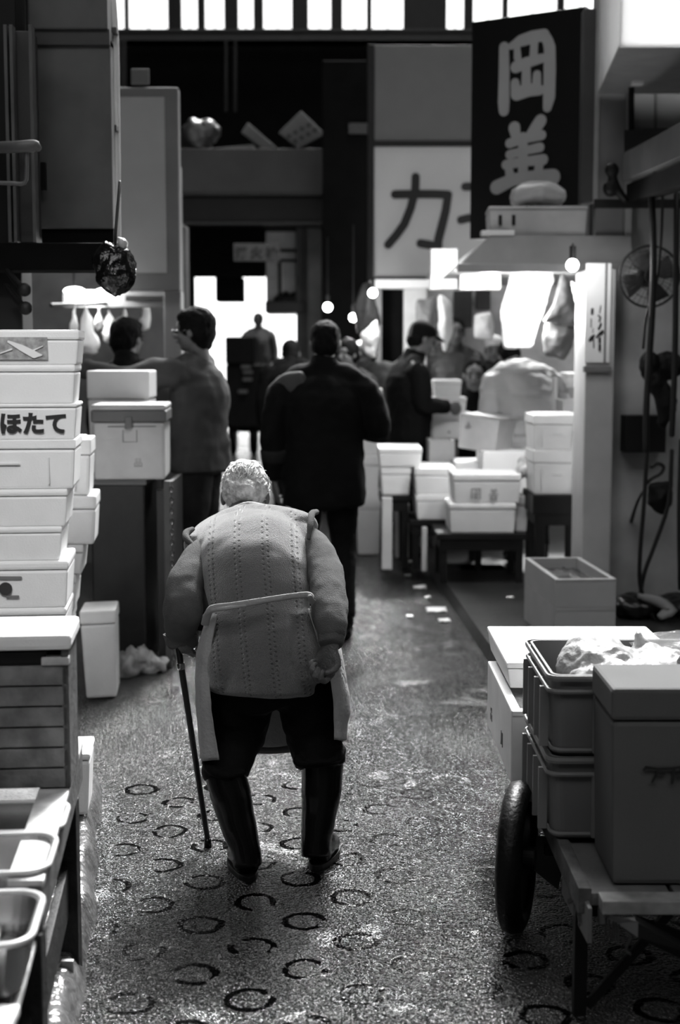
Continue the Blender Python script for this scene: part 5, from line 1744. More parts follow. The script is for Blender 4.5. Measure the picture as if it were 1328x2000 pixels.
def person(label, loc, rz, h, pose=None, top=cloth_b, legs=cloth_b, hair='short', hem=.80, bulk=1.0, cap=None,
           skin_m=skin, vox=.011, wr=(.010, 9), group=None, shoes=rubber, glasses=False, topname='jacket', collar=True,
           hair_m=None, sleeve=True, quilt=False, leg_on=True, gloves=False, apron=None):
    s = h / 1.70
    J = dict(head=(0, .03, 1.585), face=(0, 1, -.05), headup=(0, 0, 1), neck=(0, -.005, 1.45), chest=(0, 0, 1.27), belly=(0, .01, 1.06), pelvis=(0, 0, .93),
             shL=(-.185, -.01, 1.39), shR=(.185, -.01, 1.39), elL=(-.245, -.03, 1.11), elR=(.245, -.03, 1.11), wrL=(-.25, .07, .87), wrR=(.25, .07, .87),
             hdL=(0, .15, -1), hdR=(0, .15, -1), hpL=(-.09, 0, .88), hpR=(.09, 0, .88), knL=(-.10, .02, .49), knR=(.10, .02, .49), anL=(-.10, -.02, .09), anR=(.10, -.02, .09))
    J.update(pose or {})
    for k in J:
        J[k] = V(J[k]) * (s if k not in ('face', 'headup', 'hdL', 'hdR') else 1)
    r = root('person', label, 'person', loc, rz, group)
    body = MB()
    add_head(body, J['head'], J['face'], J['headup'], s)
    nk = J['neck']
    body.tube([J['chest'] + V((0, 0, .05)) * s, nk, J['head'] + (nk - J['head']) * .35], [.06 * s, .055 * s, .054 * s], n=16)
    sx = (1, 0, 0)
    sd = (J['shR'] - J['shL']).normalized()
    body.tube([J['pelvis'], J['belly'], J['chest'], (J['chest'] + nk) / 2], [(.14 * s, .10 * s), (.13 * s, .10 * s), (.15 * s, .105 * s), (.11 * s, .08 * s)], side=sd, n=20)
    for q in 'LR':
        sh, el, wrs = J['sh' + q], J['el' + q], J['wr' + q]
        body.tube([J['chest'] * .3 + sh * .7, sh, el, wrs], [.05 * s, .052 * s, .038 * s, .025 * s], n=12)
        if not gloves:
            pn = V((1 if q == 'L' else -1, 0, 0)) + V((0, .2, 0))
            add_hand(body, wrs, J['hd' + q], pn, s, .45, 1 if q == 'L' else -1)
        if leg_on:
            body.tube([J['hp' + q], J['kn' + q], J['an' + q]], [.075 * s, .05 * s, .035 * s], n=12)
    body.build('body', skin_m, r, local=True, remesh=.0075 if vox > .009 else .006, sm=2)
    # upper garment
    g = MB()
    hemz = hem * s
    pv = J['pelvis']
    hemc = V((pv.x, pv.y, hemz)) if (J['chest'].y - pv.y) < .2 * s or True else pv
    B = bulk
    g.tube([hemc, pv + V((0, 0, .05)) * s, J['belly'], J['chest'], J['chest'].lerp(nk, .55), nk + V((0, 0, -.01)) * s],
           [(.205 * B * s, .15 * B * s), (.195 * B * s, .145 * B * s), (.19 * B * s, .145 * B * s), (.205 * B * s, .145 * B * s), (.17 * B * s, .115 * B * s), (.075 * s, .07 * s)], side=sd, n=28, cap=.15)
    if collar:
        g.tube([nk + V((0, 0, -.03)) * s, nk.lerp(J['head'], .38)], [(.082 * s, .08 * s), (.07 * s, .075 * s)], side=sd, n=18, cap=.1)
    if sleeve:
        for q in 'LR':
            sh, el, wrs = J['sh' + q], J['el' + q], J['wr' + q]
            dn = V((0, 0, -.028)) * s * B
            g.tube([nk + V((0, 0, -.035)) * s, nk.lerp(sh, .55) + V((0, 0, .002)) * s, sh + dn * .6], [.05 * B * s, .06 * B * s, .055 * B * s], n=16, cap=.4)
            g.tube([J['chest'].lerp(sh, .6) + dn, sh + dn, sh.lerp(el, .5), el, el.lerp(wrs, .5), el.lerp(wrs, .93)],
                   [.066 * B * s, .072 * B * s, .074 * B * s, .064 * B * s, .058 * B * s, .046 * B * s], n=18, cap=.4)
    gm = g.build(topname, top, r, local=True, remesh=vox, sm=3, wrinkle=(wr[0] * s, wr[1]))
    if leg_on:
        l = MB()
        l.tube([pv + V((0, 0, .06)) * s, pv, pv.lerp((J['hpL'] + J['hpR']) / 2, .9)], [(.165 * s, .12 * s)] * 3, side=sd, n=22, cap=.3)
        for q in 'LR':
            kn, an, hp = J['kn' + q], J['an' + q], J['hp' + q]
            l.tube([hp + V((0, 0, .03)) * s, hp.lerp(kn, .5), kn, kn.lerp(an, .5), an + V((0, 0, .02)) * s], [.098 * s, .088 * s, .07 * s, .062 * s, .058 * s], n=18, cap=.2)
        l.build('trousers', legs, r, local=True, remesh=vox, sm=2, wrinkle=(.008 * s, 12))
        for q in 'LR':
            an = J['an' + q]
            f = MB()
            f.tube([an + V((0, 0, .05)) * s, an + V((0, -.01, -.02)) * s], [.05 * s, .05 * s], n=14)
            f.tube([V((an.x, an.y - .05 * s, .036 * s)), V((an.x, an.y + .05 * s, .042 * s)), V((an.x, an.y + .13 * s, .032 * s)), V((an.x, an.y + .19 * s, .026 * s))],
                   [(.038 * s, .036 * s), (.046 * s, .042 * s), (.05 * s, .032 * s), (.038 * s, .024 * s)], side=sx, n=16)
            f.build('shoe', shoes, r, local=True, remesh=.008, sm=1)
    # hair
    c = J['head']
    fw, up = J['face'].normalized(), J['headup']
    up = (up - fw * up.dot(fw)).normalized(); rt = fw.cross(up).normalized()
    M3 = Matrix((rt, fw, up)).transposed()
    PP = lambda x, y, z: c + M3 @ V((x * s, y * s, z * s))
    hb = MB()
    hm_ = hair_m or hair_b
    if hair in ('short', 'full'):
        k = 1.0 if hair == 'short' else 1.1
        hb.ell(PP(0, -.02, .035), (.083 * s * k, .095 * s * k, .088 * s * k), M3, n=24, k=16)
        hb.ell(PP(0, -.045, -.01), (.078 * s * k, .068 * s * k, .075 * s * k), M3, n=24, k=14)
        if hair == 'full':
            hb.ell(PP(0, .03, .075), (.07 * s, .06 * s, .045 * s), M3, n=20, k=12)
            hb.ell(PP(0, -.05, -.05), (.07 * s, .05 * s, .06 * s), M3, n=20, k=12)
        hb.build('hair', hm_, r, local=True, remesh=.007, sm=1, wrinkle=(.006, 40))
    if cap:
        cpm = MB()
        cpm.ell(PP(0, -.01, .062), (.086 * s, .102 * s, .072 * s), M3, n=24, k=14)
        if cap[0] == 'peak':
            cpm.tube([PP(0, .07, .05), PP(0, .12, .045), PP(0, .165, .035)], [(.07 * s, .008 * s), (.065 * s, .007 * s), (.04 * s, .006 * s)], side=rt, n=16)
        cpm.build('cap', cap[1], r, local=True, remesh=.007, sm=1)
    for q in (-1, 1):
        MB().ell(PP(q * .031, .088, -.002), (.012 * s, .008 * s, .006 * s), M3, n=10, k=6).build('eye', hair_b, r, local=True, smooth=True)
        MB().tube([PP(q * .045, .088, .02), PP(q * .018, .097, .022)], .004 * s, n=6).build('eyebrow', hair_b, r, local=True, smooth=True)
    MB().tube([PP(-.02, .094, -.054), PP(.02, .094, -.054)], .003 * s, n=6).build('mouth', hair_b, r, local=True, smooth=True)
    if glasses:
        gl = MB()
        for q in (-1, 1):
            pts = [PP(q * .032 + .022 * math.cos(2 * PI * i / 12), .106, -.004 + .017 * math.sin(2 * PI * i / 12)) for i in range(14)]
            gl.tube(pts, .0022 * s, n=6, sub=1, cap=0)
            gl.tube([PP(q * .054, .104, 0), PP(q * .08, .02, .004)], .002 * s, n=6)
        gl.tube([PP(-.012, .108, 0), PP(.012, .108, 0)], .002 * s, n=6)
        gl.build('glasses', steel, r, local=True, smooth=True)
    if apron:
        ap = MB()
        z0, z1 = .35 * s, 1.25 * s
        ap.grid(lambda u, v: ((u - .5) * (.42 - .12 * v) * s, pv.y + (.17 - .10 * (2 * u - 1) ** 2) * s * B, z0 + (z1 - z0) * v), 16, 16)
        ap.build('apron', apron, r, local=True, solid=.006, smooth=True)
    return r, J, s

def at_px(px, py, Y):
    """ground position of a person whose body centre shows at px at distance Y"""
    q = W(px, py, Y)
    return V((q.x, Y, 0))

# 1. man walking away in a dark jacket
pos = at_px(632, 900, 7.85)
r, J, s = person('person in a long black jacket walking away up the middle of the wet lane', pos, .0, 1.71,
       dict(shL=(-.205, -.01, 1.385), shR=(.205, -.01, 1.385), elL=(-.27, -.05, 1.13), wrL=(-.27, .0, .86), elR=(.30, .02, 1.13), wrR=(.20, .25, 1.12), hdR=(-.3, 1, .1),
            head=(0.01, .04, 1.60), neck=(0, -.005, 1.47), knL=(-.10, .12, .50), anL=(-.10, .02, .10), knR=(.11, .03, .49), anR=(.115, -.14, .10), hpR=(.10, 0, .88)),
       top=cloth_b, legs=cloth_b, hem=.72, bulk=1.13, wr=(.014, 8), vox=.011)
yk = MB()
yk.tube([V((-.11, -.075, 1.405)) * s, V((-.18, -.05, 1.375)) * s, V((-.245, -.03, 1.32)) * s, V((-.28, -.03, 1.25)) * s], [(.03, .05), (.045, .07), (.04, .07), (.03, .05)], side=(0, 1, 0), n=16)
yk.build('shoulder_panel', mat('shoulder_grey', .05, .8), r, local=True, remesh=.01, sm=3)
# rolled cuff
MB().tube([V((-.27, -.035, 1.02)) * s, V((-.27, -.02, .97)) * s], [.075 * s, .072 * s], n=18, cap=.3).build('rolled_cuff', cloth_d, r, local=True, smooth=True, wrinkle=(.005, 20))

# 2. man in the grey sweater, seen from the side, arm stretched out
pos = at_px(392, 900, 8.05)
pos = V((pos.x, 8.05, 0))
r, J, s = person('person in a grey sweater seen from the side, one arm stretched towards the foam stack', pos, math.radians(78), 1.78,
       dict(elL=(-.20, .32, 1.35), wrL=(-.17, .60, 1.405), hdL=(0.05, 1, .05), shL=(-.17, .06, 1.40), elR=(.2, .22, 1.22), wrR=(.12, .42, 1.36), hdR=(-.2, 1, .2), shR=(.17, .02, 1.40), head=(0, .03, 1.60)),
       top=cloth_g, legs=cloth_d, hem=.86, bulk=1.04, glasses=True, hair='full', topname='sweater', collar=False, wr=(.016, 8), skin_m=skin)
# 3. dark figure at the left stall
pos = at_px(262, 900, 8.55)
person('person in black with thick dark hair standing beyond the lidded cooler at the left stall', pos, math.radians(-30), 1.74,
       dict(elR=(.27, .2, 1.2), wrR=(.25, .42, 1.17), hdR=(0, 1, 0), head=(-.08, .06, 1.60), neck=(-.05, .0, 1.46)), hair='full', bulk=1.05, hem=.8)
# 4. man in dark coat and cap, right
pos = at_px(800, 900, 10.9)
r4, J, s = person('person in a black high-collared coat and peaked cap standing by the white boxes', pos, math.radians(-72), 1.78,
       dict(face=(0.05, 1, -.35), head=(0, .09, 1.585), neck=(0, .02, 1.45), elL=(-.22, .02, 1.12), wrL=(-.16, .24, 1.1), elR=(.22, .02, 1.12), wrR=(.16, .24, 1.1), hdL=(.3, 1, 0), hdR=(-.3, 1, 0), chest=(0, -.03, 1.25)),
       hem=.75, bulk=1.02, cap=('peak', cloth_b), skin_m=skin)
# 5. puffer jacket, bending away
pos = at_px(1032, 900, 10.25)
qm = bpy.data.materials.new('quilted_puffer')
qm.use_nodes = True
nt = qm.node_tree
b = nt.nodes['Principled BSDF']
b.inputs['Base Color'].default_value = (.30, .30, .30, 1)
b.inputs['Roughness'].default_value = .55
tc = nt.nodes.new('ShaderNodeTexCoord'); wv = nt.nodes.new('ShaderNodeTexWave'); wv.bands_direction = 'Z'; wv.inputs['Scale'].default_value = 2.1; wv.inputs['Distortion'].default_value = 1.0
wv.wave_profile = 'SIN'
bp = nt.nodes.new('ShaderNodeBump'); bp.inputs['Distance'].default_value = .035
rp_ = nt.nodes.new('ShaderNodeMapRange'); rp_.inputs['To Max'].default_value = .22; rp_.inputs['From Max'].default_value = .25
nt.links.new(tc.outputs['Object'], wv.inputs['Vector']); nt.links.new(wv.outputs['Fac'], rp_.inputs['Value']); nt.links.new(rp_.outputs[0], bp.inputs['Height']); nt.links.new(bp.outputs[0], b.inputs['Normal'])
r5, J5, s5 = person('person in a pale quilted puffer jacket bending forward under the white plastic sheet', V((pos.x, 10.25, .07)), math.radians(8), 1.72,
       dict(pelvis=(0, -.02, .93), belly=(0, .03, 1.06), chest=(-.02, .16, 1.24), neck=(-.03, .32, 1.36), head=(-.03, .46, 1.44), face=(0, .7, -.7), headup=(0, .7, .7),
            shL=(-.2, .2, 1.31), shR=(.2, .2, 1.31), elL=(-.27, .08, 1.07), wrL=(-.24, .1, .86), elR=(.27, .12, 1.06), wrR=(.2, .3, .9), hdL=(.2, .2, -1), hdR=(0, 1, 0)),
       top=qm, hem=.82, bulk=1.22, wr=(.016, 7), topname='puffer_jacket')
MB().tube([V((-.06, .27, 1.37)) * s5, V((-.02, .31, 1.40)) * s5, V((.06, .27, 1.37)) * s5], [(.03, .05)] * 3, side=(0, 1, 0), n=16).build('collar', cloth_b, r5, local=True, smooth=True)
MB().box(.125, .15, -.19, -.15, .95, 1.32).build('side_strip', mat('puffer_piping', .55), r5, local=True, bevel=.008)
# 6. dark haired person crouching at the boxes
pos = at_px(928, 900, 11.6)
person('dark haired person in black crouching behind the white boxes left of the puffer jacket', V((pos.x, 11.6, .07)), math.radians(172), 1.95,
       dict(pelvis=(0, -.1, .45), belly=(0, -.02, .6), chest=(0, .06, .82), neck=(0, .12, 1.0), head=(0, .17, 1.14), shL=(-.19, .1, .95), shR=(.19, .1, .95), elL=(-.28, .2, .75), elR=(.28, .2, .75), wrL=(-.2, .4, .78), wrR=(.2, .4, .78), hdL=(0, 1, 0), hdR=(0, 1, 0),
            hpL=(-.1, -.08, .42), hpR=(.1, -.08, .42), knL=(-.16, .3, .45), knR=(.16, .3, .45), anL=(-.14, .1, .09), anR=(.14, .1, .09)), hem=.42, skin_m=skin)
# 7. older person with white cap
pos = at_px(962, 900, 12.1)
person('person with a white cap in the lit stall, above the crouching one', V((pos.x, 12.1, .07)), math.radians(175), 1.62, dict(), top=cloth_d, legs=cloth_d, cap=('plain', cloth_l), skin_m=skin, hair='none')
# 8. apron person on the far truck
q = W(505, 700, 23.45)
person('small far person in pale clothes with a dark apron standing on the market truck', V((q.x, 23.45, .425)), math.radians(175), 1.78, dict(), top=grey_m, legs=dark2, apron=mat('apron_dark', .035, .8), skin_m=skin, hair='short')
# 9. hooded dark person
pos = at_px(574, 900, 13.2)
r9 = person('hunched person in black seen from behind, left of the person walking away', V((at_px(568, 900, 13.2).x, 13.2, 0)), 0, 1.74,
       dict(head=(0, .10, 1.52), neck=(0, .03, 1.44)), hem=.78, bulk=1.1)[0]
# 10. person facing us just right of the walking man's head
pos = at_px(680, 900, 11.5)
person('dark haired person facing the camera just right of the walking person\'s head', V((pos.x, 11.5, .0)), math.radians(150), 1.66, dict(), top=cloth_g, legs=cloth_d, skin_m=skin, hair='full')
# 11. capped person leaning in the booth
pos = at_px(748, 900, 11.5)
person('person in grey with a dark cap leaning forward in front of the dark doorway', V((pos.x, 11.85, .07)), math.radians(130), 1.66, dict(head=(0, .2, 1.5), neck=(0, .12, 1.40), chest=(0, .05, 1.25), face=(0, 1, -.4)), top=grey_d, legs=cloth_d, skin_m=skin, cap=('peak', dark2))
# 12. far stall keeper seen through the hanging bags
pos = at_px(884, 900, 12.35)
person('person in dark clothes standing deep in the lit stall by the left dark opening', V((pos.x, 12.32, .07)), math.radians(185), 1.78, dict(), top=dark2, legs=cloth_d, skin_m=skin)
# ================================================================ THE OLD WOMAN
base = V((-.19, 4.15, 0))
LR = root('person', 'stooped old person in a knitted grey vest, apron and rubber boots walking with a cane', 'person', base)
def S(px, py, Y):
    return W(px, py, Y)
pxm = lambda n, Y: n * Y * 1.02 / F
# ---- vest body sections
secs = [(515, 1350, 4.23, 106, .150), (516, 1305, 4.24, 109, .155), (515, 1245, 4.25, 106, .150), (511, 1190, 4.27, 93, .130), (504, 1155, 4.29, 101, .142), (501, 1125, 4.33, 107, .150),
        (498, 1098, 4.39, 113, .150), (494, 1072, 4.48, 122, .130), (490, 1046, 4.58, 118, .095), (487, 1022, 4.68, 55, .055)]
pts = [S(a, b, c) for a, b, c, d, e in secs]
rad = [(pxm(d, c - e * .4), e) for a, b, c, d, e in secs]
X = (1, 0, 0)
SIDE = (1, 0, 0)
vest = MB()
vest.tube(pts, rad, side=SIDE, n=40, sub=4, cap=.12)
# lower hem dips at the corners
vest.tube([S(436, 1345, 4.2), S(442, 1290, 4.22), S(450, 1200, 4.25)], [(.055, .09), (.07, .12), (.06, .1)], side=SIDE, n=20, cap=.2)
vest.tube([S(596, 1332, 4.2), S(592, 1280, 4.22), S(580, 1200, 4.25)], [(.05, .09), (.07, .12), (.06, .1)], side=SIDE, n=20, cap=.2)
# shoulder caps: flat line from the neck out to both shoulders
vest.tube([S(486, 1012, 4.60), S(450, 1022, 4.57), S(415, 1043, 4.52), S(381, 1068, 4.46)], [(.055, .050), (.07, .050), (.07, .047), (.05, .040)], side=(0, 1, 0), n=24, cap=.4)
vest.tube([S(486, 1012, 4.60), S(530, 1016, 4.57), S(565, 1021, 4.52), S(596, 1030, 4.46)], [(.055, .050), (.07, .050), (.07, .047), (.05, .042)], side=(0, 1, 0), n=24, cap=.4)

def knit_material():
    m = bpy.data.materials.new('grey_knit')
    m.use_nodes = True
    nt = m.node_tree
    L = nt.links
    b = nt.nodes['Principled BSDF']
    N = nt.nodes.new
    tc = N('ShaderNodeTexCoord'); sp = N('ShaderNodeSeparateXYZ')
    L.new(tc.outputs['Object'], sp.inputs[0])
    def mt(op, a, bb=None, c=None):
        n = N('ShaderNodeMath'); n.operation = op
        for i, q in enumerate((a, bb, c)):
            if q is None: continue
            if isinstance(q, (int, float)): n.inputs[i].default_value = q
            else: L.new(q, n.inputs[i])
        return n.outputs[0]
    # columns drift sideways with height (measured from the lady's base)
    x = mt('ADD', sp.outputs[0], mt('MULTIPLY', mt('SUBTRACT', sp.outputs[2], .8), .10))
    u = mt('DIVIDE', mt('SUBTRACT', x, -.015), .084)
    f = mt('SUBTRACT', u, mt('ROUND', u))            # -.5 .. .5 across one column
    v = mt('MULTIPLY', sp.outputs[2], 72.0)
    fv = mt('SUBTRACT', v, mt('ROUND', v))
    fv2 = mt('SUBTRACT', mt('ADD', v, .5), mt('ROUND', mt('ADD', v, .5)))
    def dots(c, fvv):
        du = mt('MULTIPLY', mt('SUBTRACT', f, c), 5.2)
        return mt('SQRT', mt('ADD', mt('MULTIPLY', du, du), mt('MULTIPLY', fvv, fvv)))
    d = mt('MINIMUM', dots(-.085, fv), dots(.085, fv2))
    r = N('ShaderNodeMapRange'); r.interpolation_type = 'SMOOTHSTEP'
    for i, q in enumerate((.08, .34, 0, 1)): r.inputs[i + 1].default_value = q
    L.new(d, r.inputs[0])
    hole = r.outputs[0]
    # raised cable ribs beside the holes
    rib = N('ShaderNodeMapRange'); rib.interpolation_type = 'SMOOTHSTEP'
    for i, q in enumerate((.02, .17, 1, 0)): rib.inputs[i + 1].default_value = q
    L.new(mt('ABSOLUTE', f), rib.inputs[0])
    nz = N('ShaderNodeTexNoise'); nz.inputs['Scale'].default_value = 480; nz.inputs['Detail'].default_value = 3
    L.new(tc.outputs['Object'], nz.inputs['Vector'])
    vo = N('ShaderNodeTexVoronoi'); vo.inputs['Scale'].default_value = 300
    L.new(tc.outputs['Object'], vo.inputs['Vector'])
    h = mt('ADD', mt('MULTIPLY', nz.outputs['Fac'], .9), mt('MULTIPLY', vo.outputs['Distance'], .8))
    h = mt('ADD', h, mt('MULTIPLY', hole, 1.6))
    h = mt('ADD', h, mt('MULTIPLY', rib.outputs[0], .8))
    bp = N('ShaderNodeBump'); bp.inputs['Strength'].default_value = .85; bp.inputs['Distance'].default_value = .0035
    L.new(h, bp.inputs['Height']); L.new(bp.outputs[0], b.inputs['Normal'])
    c = mt('MULTIPLY', mt('MULTIPLY_ADD', hole, .45, .55), mt('MULTIPLY_ADD', nz.outputs['Fac'], .12, .08))
    L.new(c, b.inputs['Base Color'])
    b.inputs['Roughness'].default_value = .95
    b.inputs['Specular IOR Level'].default_value = .1
    b.inputs['Sheen Weight'].default_value = .8
    return m
knit = knit_material()
sleeve_m = mat('brushed_grey_sleeve', .105, .95, var=.12, vscale=30, bump=.5, bscale=300, spec=.1)
vest.tube([S(425, 1050, 4.47), S(408, 1078, 4.42), S(412, 1110, 4.36)], [.05, .052, .045], n=20, cap=.5)
vest.tube([S(570, 1035, 4.47), S(585, 1060, 4.42), S(590, 1100, 4.36)], [.05, .05, .045], n=20, cap=.5)
vest.build('vest', knit, LR, remesh=.0065, sm=6, wrinkle=(.005, 9))
# piping rolls on the shoulders and collar point
pm = MB()
pm.tube([S(378, 1066, 4.40), S(364, 1052, 4.43), S(364, 1040, 4.47), S(376, 1034, 4.50)], [.008, .011, .011, .009], n=12)
pm.tube([S(378, 1066, 4.39), S(385, 1080, 4.365), S(393, 1090, 4.35)], [.009, .009, .004], n=12)
pm.build('shoulder_piping', sleeve_m, LR, smooth=True)
pm = MB()
pm.tube([S(603, 1052, 4.33), S(606, 1025, 4.36), S(609, 1004, 4.42), S(618, 1000, 4.48)], [.006, .010, .011, .009], n=12)
pm.build('shoulder_piping', sleeve_m, LR, smooth=True)
co = MB()
co.tube([S(456, 994, 4.64), S(486, 986, 4.60), S(520, 991, 4.64)], [(.010, .010), (.012, .012), (.010, .010)], side=(0, 1, 0), n=16)
co.build('collar', mat('white_collar', .4, .9, bump=.4, bscale=200), LR, remesh=.005, sm=2)

# ---- sleeves of the sweater beneath
sw = MB()
sw.tube([S(430, 1075, 4.48), S(404, 1072, 4.45), S(380, 1100, 4.37), S(362, 1145, 4.29), S(357, 1190, 4.24), S(353, 1222, 4.27), S(352, 1240, 4.31)],
        [.03, .042, .050, .058, .060, .052, .043], n=24, sub=4, cap=.35)
sw.tube([S(560, 1060, 4.48), S(596, 1052, 4.45), S(622, 1078, 4.37), S(636, 1125, 4.27), S(643, 1175, 4.17), S(646, 1215, 4.10), S(648, 1242, 4.07)],
        [.03, .042, .048, .056, .057, .050, .042], n=24, sub=4, cap=.35)
sw.build('sweater_sleeves', sleeve_m, LR, remesh=.006, sm=4, wrinkle=(.0055, 13), fold=V((.7, .7, 1.5)))
# right cuff + left floppy cuff
cf = MB()
cf.tube([S(648, 1232, 4.085), S(646, 1256, 4.06)], [.042, .037], n=20, cap=.3)
cf.build('cuff', sleeve_m, LR, smooth=True, wrinkle=(.003, 60))
cf = MB()
cf.grid(lambda u, v: S(352, 1240, 4.30) + V(((.050 - .004 * v + .006 * math.sin(u * 2 * PI * 3 + v)) * math.cos(u * 2 * PI), .048 * math.sin(u * 2 * PI), -.028 * v + .008 * v * math.sin(u * 2 * PI * 4))), 40, 5)
cf.build('loose_cuff', sleeve_m, LR, solid=.004, smooth=True)

# ---- body: head, neck, arms, hands, legs in one surface
bd = MB()
hc = S(479, 968, 4.82)
fwd = V((0, .78, -.62)); hup = V((0, .62, .78))
M3, PPh, rt_, f_, u_ = add_head(bd, hc, fwd, hup, .96)
bd.tube([S(492, 1050, 4.52), S(487, 1024, 4.64), hc + V((0, -.05, -.03))], [.04, .04, .048], n=18)
bd.tube([S(516, 1330, 4.24), S(508, 1200, 4.29), S(500, 1110, 4.40), S(493, 1060, 4.5)], [(.12, .10), (.10, .09), (.12, .10), (.08, .05)], side=SIDE, n=22)
lw, rw = S(352, 1234, 4.30), S(646, 1250, 4.07)
bd.tube([S(470, 1070, 4.48), S(402, 1082, 4.44), S(356, 1185, 4.26), lw], [.03, .032, .036, .026], n=14)
bd.tube([S(540, 1065, 4.48), S(598, 1066, 4.44), S(643, 1170, 4.18), rw], [.03, .032, .036, .025], n=14)
# left hand over the cane top
add_hand(bd, S(350, 1236, 4.31), V((.25, .25, -.9)), V((.3, .6, .2)), .80, .75, 1)
# right hand: loosely closed fist hanging at the back of the hip
d_ = V((-.22, .0, -1)).normalized()
n_ = V((-.55, .35, 0))
add_hand(bd, S(645, 1258, 4.065), d_, V((-.62, -.78, .1)), 1.02, 1.15, -1)
for leg in (((465, 1365, 4.28), (463, 1430, 4.285), (445, 1495, 4.23), (465, 1610, 4.16), (481, 1665, 4.13)), ((592, 1365, 4.28), (606, 1430, 4.29), (624, 1490, 4.27), (622, 1600, 4.23), (618, 1650, 4.21))):
    bd.tube([S(*q_) for q_ in leg], [.06, .055, .042, .032, .028], n=14)
bd.build('body', skin_w, LR, remesh=.004, sm=1)
nl = MB()
for i in range(4):
    pass
# ---- hair
hb = MB()
Ph = lambda x, y, z: hc + M3 @ V((x, y, z))
hb.ell(Ph(0, -.018, .03), (.079, .094, .088), M3, n=28, k=18)
hb.ell(Ph(0, -.05, -.01), (.076, .062, .07), M3, n=28, k=18)
hb.ell(Ph(0, -.085, -.03), (.05, .035, .045), M3, n=24, k=14)
hair_base = hb.build('hair', hair_w, LR, remesh=.005, sm=1, wrinkle=(.008, 34))
random.seed(11)
st = MB()
for i in range(1300):
    a = random.uniform(0, 2 * PI); el = random.uniform(-.5, 1.45)
    dr = V((math.cos(a) * math.cos(el), math.sin(a) * math.cos(el), math.sin(el)))
    loose = random.random() < .16
    c0 = Ph(dr.x * .08, -.02 + dr.y * .094, .022 + dr.z * .088)
    tg = V((random.uniform(-1, 1), random.uniform(-1, 1), random.uniform(-1, 1)))
    no = (c0 - hc).normalized()
    tg = tg - no * tg.dot(no)
    # sweep the strands back to the nape
    sweep = (Ph(0, -.115, -.04) - c0)
    sweep = (sweep - no * sweep.dot(no)).normalized() if sweep.length > 1e-4 else tg
    ln = random.uniform(.03, .06)
    lift = random.uniform(.003, .009) if loose else random.uniform(.0, .003)
    w1 = sweep + tg * (.55 if loose else .28)
    p1 = c0 + w1 * ln * .5 + no * lift
    p2 = c0 + w1 * ln + no * (lift * 1.3 - .004) + tg * .012
    rad0 = (c0 - hc).length
    p1 = hc + (p1 - hc).normalized() * (rad0 + lift * .6)
    p2 = hc + (p2 - hc).normalized() * (rad0 + lift)
    st.tube([c0 - no * .004, p1, p2], [.0013, .0011, .0005], n=4, sub=3, cap=0)
st.build('hair_strands', mat('silver_hair', .62, .4, var=.3, vscale=60), LR, smooth=True)

# ---- trousers
tr = MB()
tr.tube([S(514, 1290, 4.27), S(516, 1345, 4.27), S(520, 1366, 4.27)], [(.135, .12), (.150, .135), (.145, .12)], side=SIDE, n=30, cap=.3)
tr.tube([S(470, 1330, 4.27), S(468, 1378, 4.28), S(463, 1430, 4.28), S(452, 1475, 4.25), S(440, 1505, 4.22), S(438, 1525, 4.21)],
        [.098, .101, .088, .072, .069, .064], n=26, sub=4, cap=.15)
tr.tube([S(590, 1328, 4.27), S(597, 1378, 4.28), S(606, 1430, 4.29), S(620, 1470, 4.28), S(624, 1494, 4.27)],
        [.088, .087, .079, .081, .078], n=26, sub=4, cap=.12)
tr.tube([S(408, 1482, 4.2), S(404, 1494, 4.18), S(420, 1508, 4.15), S(452, 1514, 4.14), S(478, 1508, 4.17)], [.008, .012, .013, .012, .008], n=14)
tr.tube([S(584, 1478, 4.2), S(580, 1488, 4.19), S(610, 1490, 4.18), S(645, 1487, 4.18), S(664, 1478, 4.22), S(667, 1462, 4.25)], [.012, .014, .011, .011, .013, .010], n=14)
tr.build('trousers', cloth_b, LR, remesh=.0065, sm=3, wrinkle=(.008, 14))

# ---- boots
def boot(shaft, heel, toe, lab=None):
    b = MB()
    b.tube([S(*q[:3]) for q in shaft], [q[3] for q in shaft], side=SIDE, n=28, sub=4, cap=.15)
    h, t = V(heel), V(toe)
    up_ = V((0, 0, 1))
    b.tube([h + up_ * .045, h.lerp(t, .35) + up_ * .055, h.lerp(t, .7) + up_ * .042, t + up_ * .032], [(.038, .05), (.043, .05), (.045, .038), (.036, .028)], side=SIDE, n=20, cap=.6)
    o = b.build('boot', rubber, LR, remesh=.005, sm=3)
    s_ = MB()
    d = (t - h).normalized()
    sd_ = V((d.y, -d.x, 0))
    P = []
    for k in range(24):
        a = 2 * PI * k / 24
        yy = math.cos(a) * ((t - h).length / 2 + .048)
        xx = math.sin(a) * (.043 + .006 * math.cos(a))
        P.append(h.lerp(t, .5) + d * yy + sd_ * xx)
    s_.rings([[p + V((0, 0, z)) for p in P] for z in (0.001, .02)])
    s_.build('boot_sole', mat('sole_rubber', .006, .5, spec=.2), o, bevel=.003)
    return o
gl_, gr_ = G(482, 1722), G(622, 1700)
boot([(438, 1508, 4.21, (.060, .062)), (450, 1550, 4.19, (.062, .062)), (465, 1610, 4.16, (.054, .055)), (480, 1660, 4.13, (.044, .048)), (484, 1690, 4.12, (.044, .050))],
     (gl_.x, gl_.y + .03, 0), (gl_.x - .035, gl_.y + .17, 0))
boot([(630, 1490, 4.27, (.064, .062)), (628, 1540, 4.25, (.062, .060)), (622, 1600, 4.23, (.052, .052)), (617, 1645, 4.21, (.046, .048)), (618, 1670, 4.2, (.046, .052))],
     (gr_.x, gr_.y + .03, 0), (gr_.x + .03, gr_.y + .17, 0))

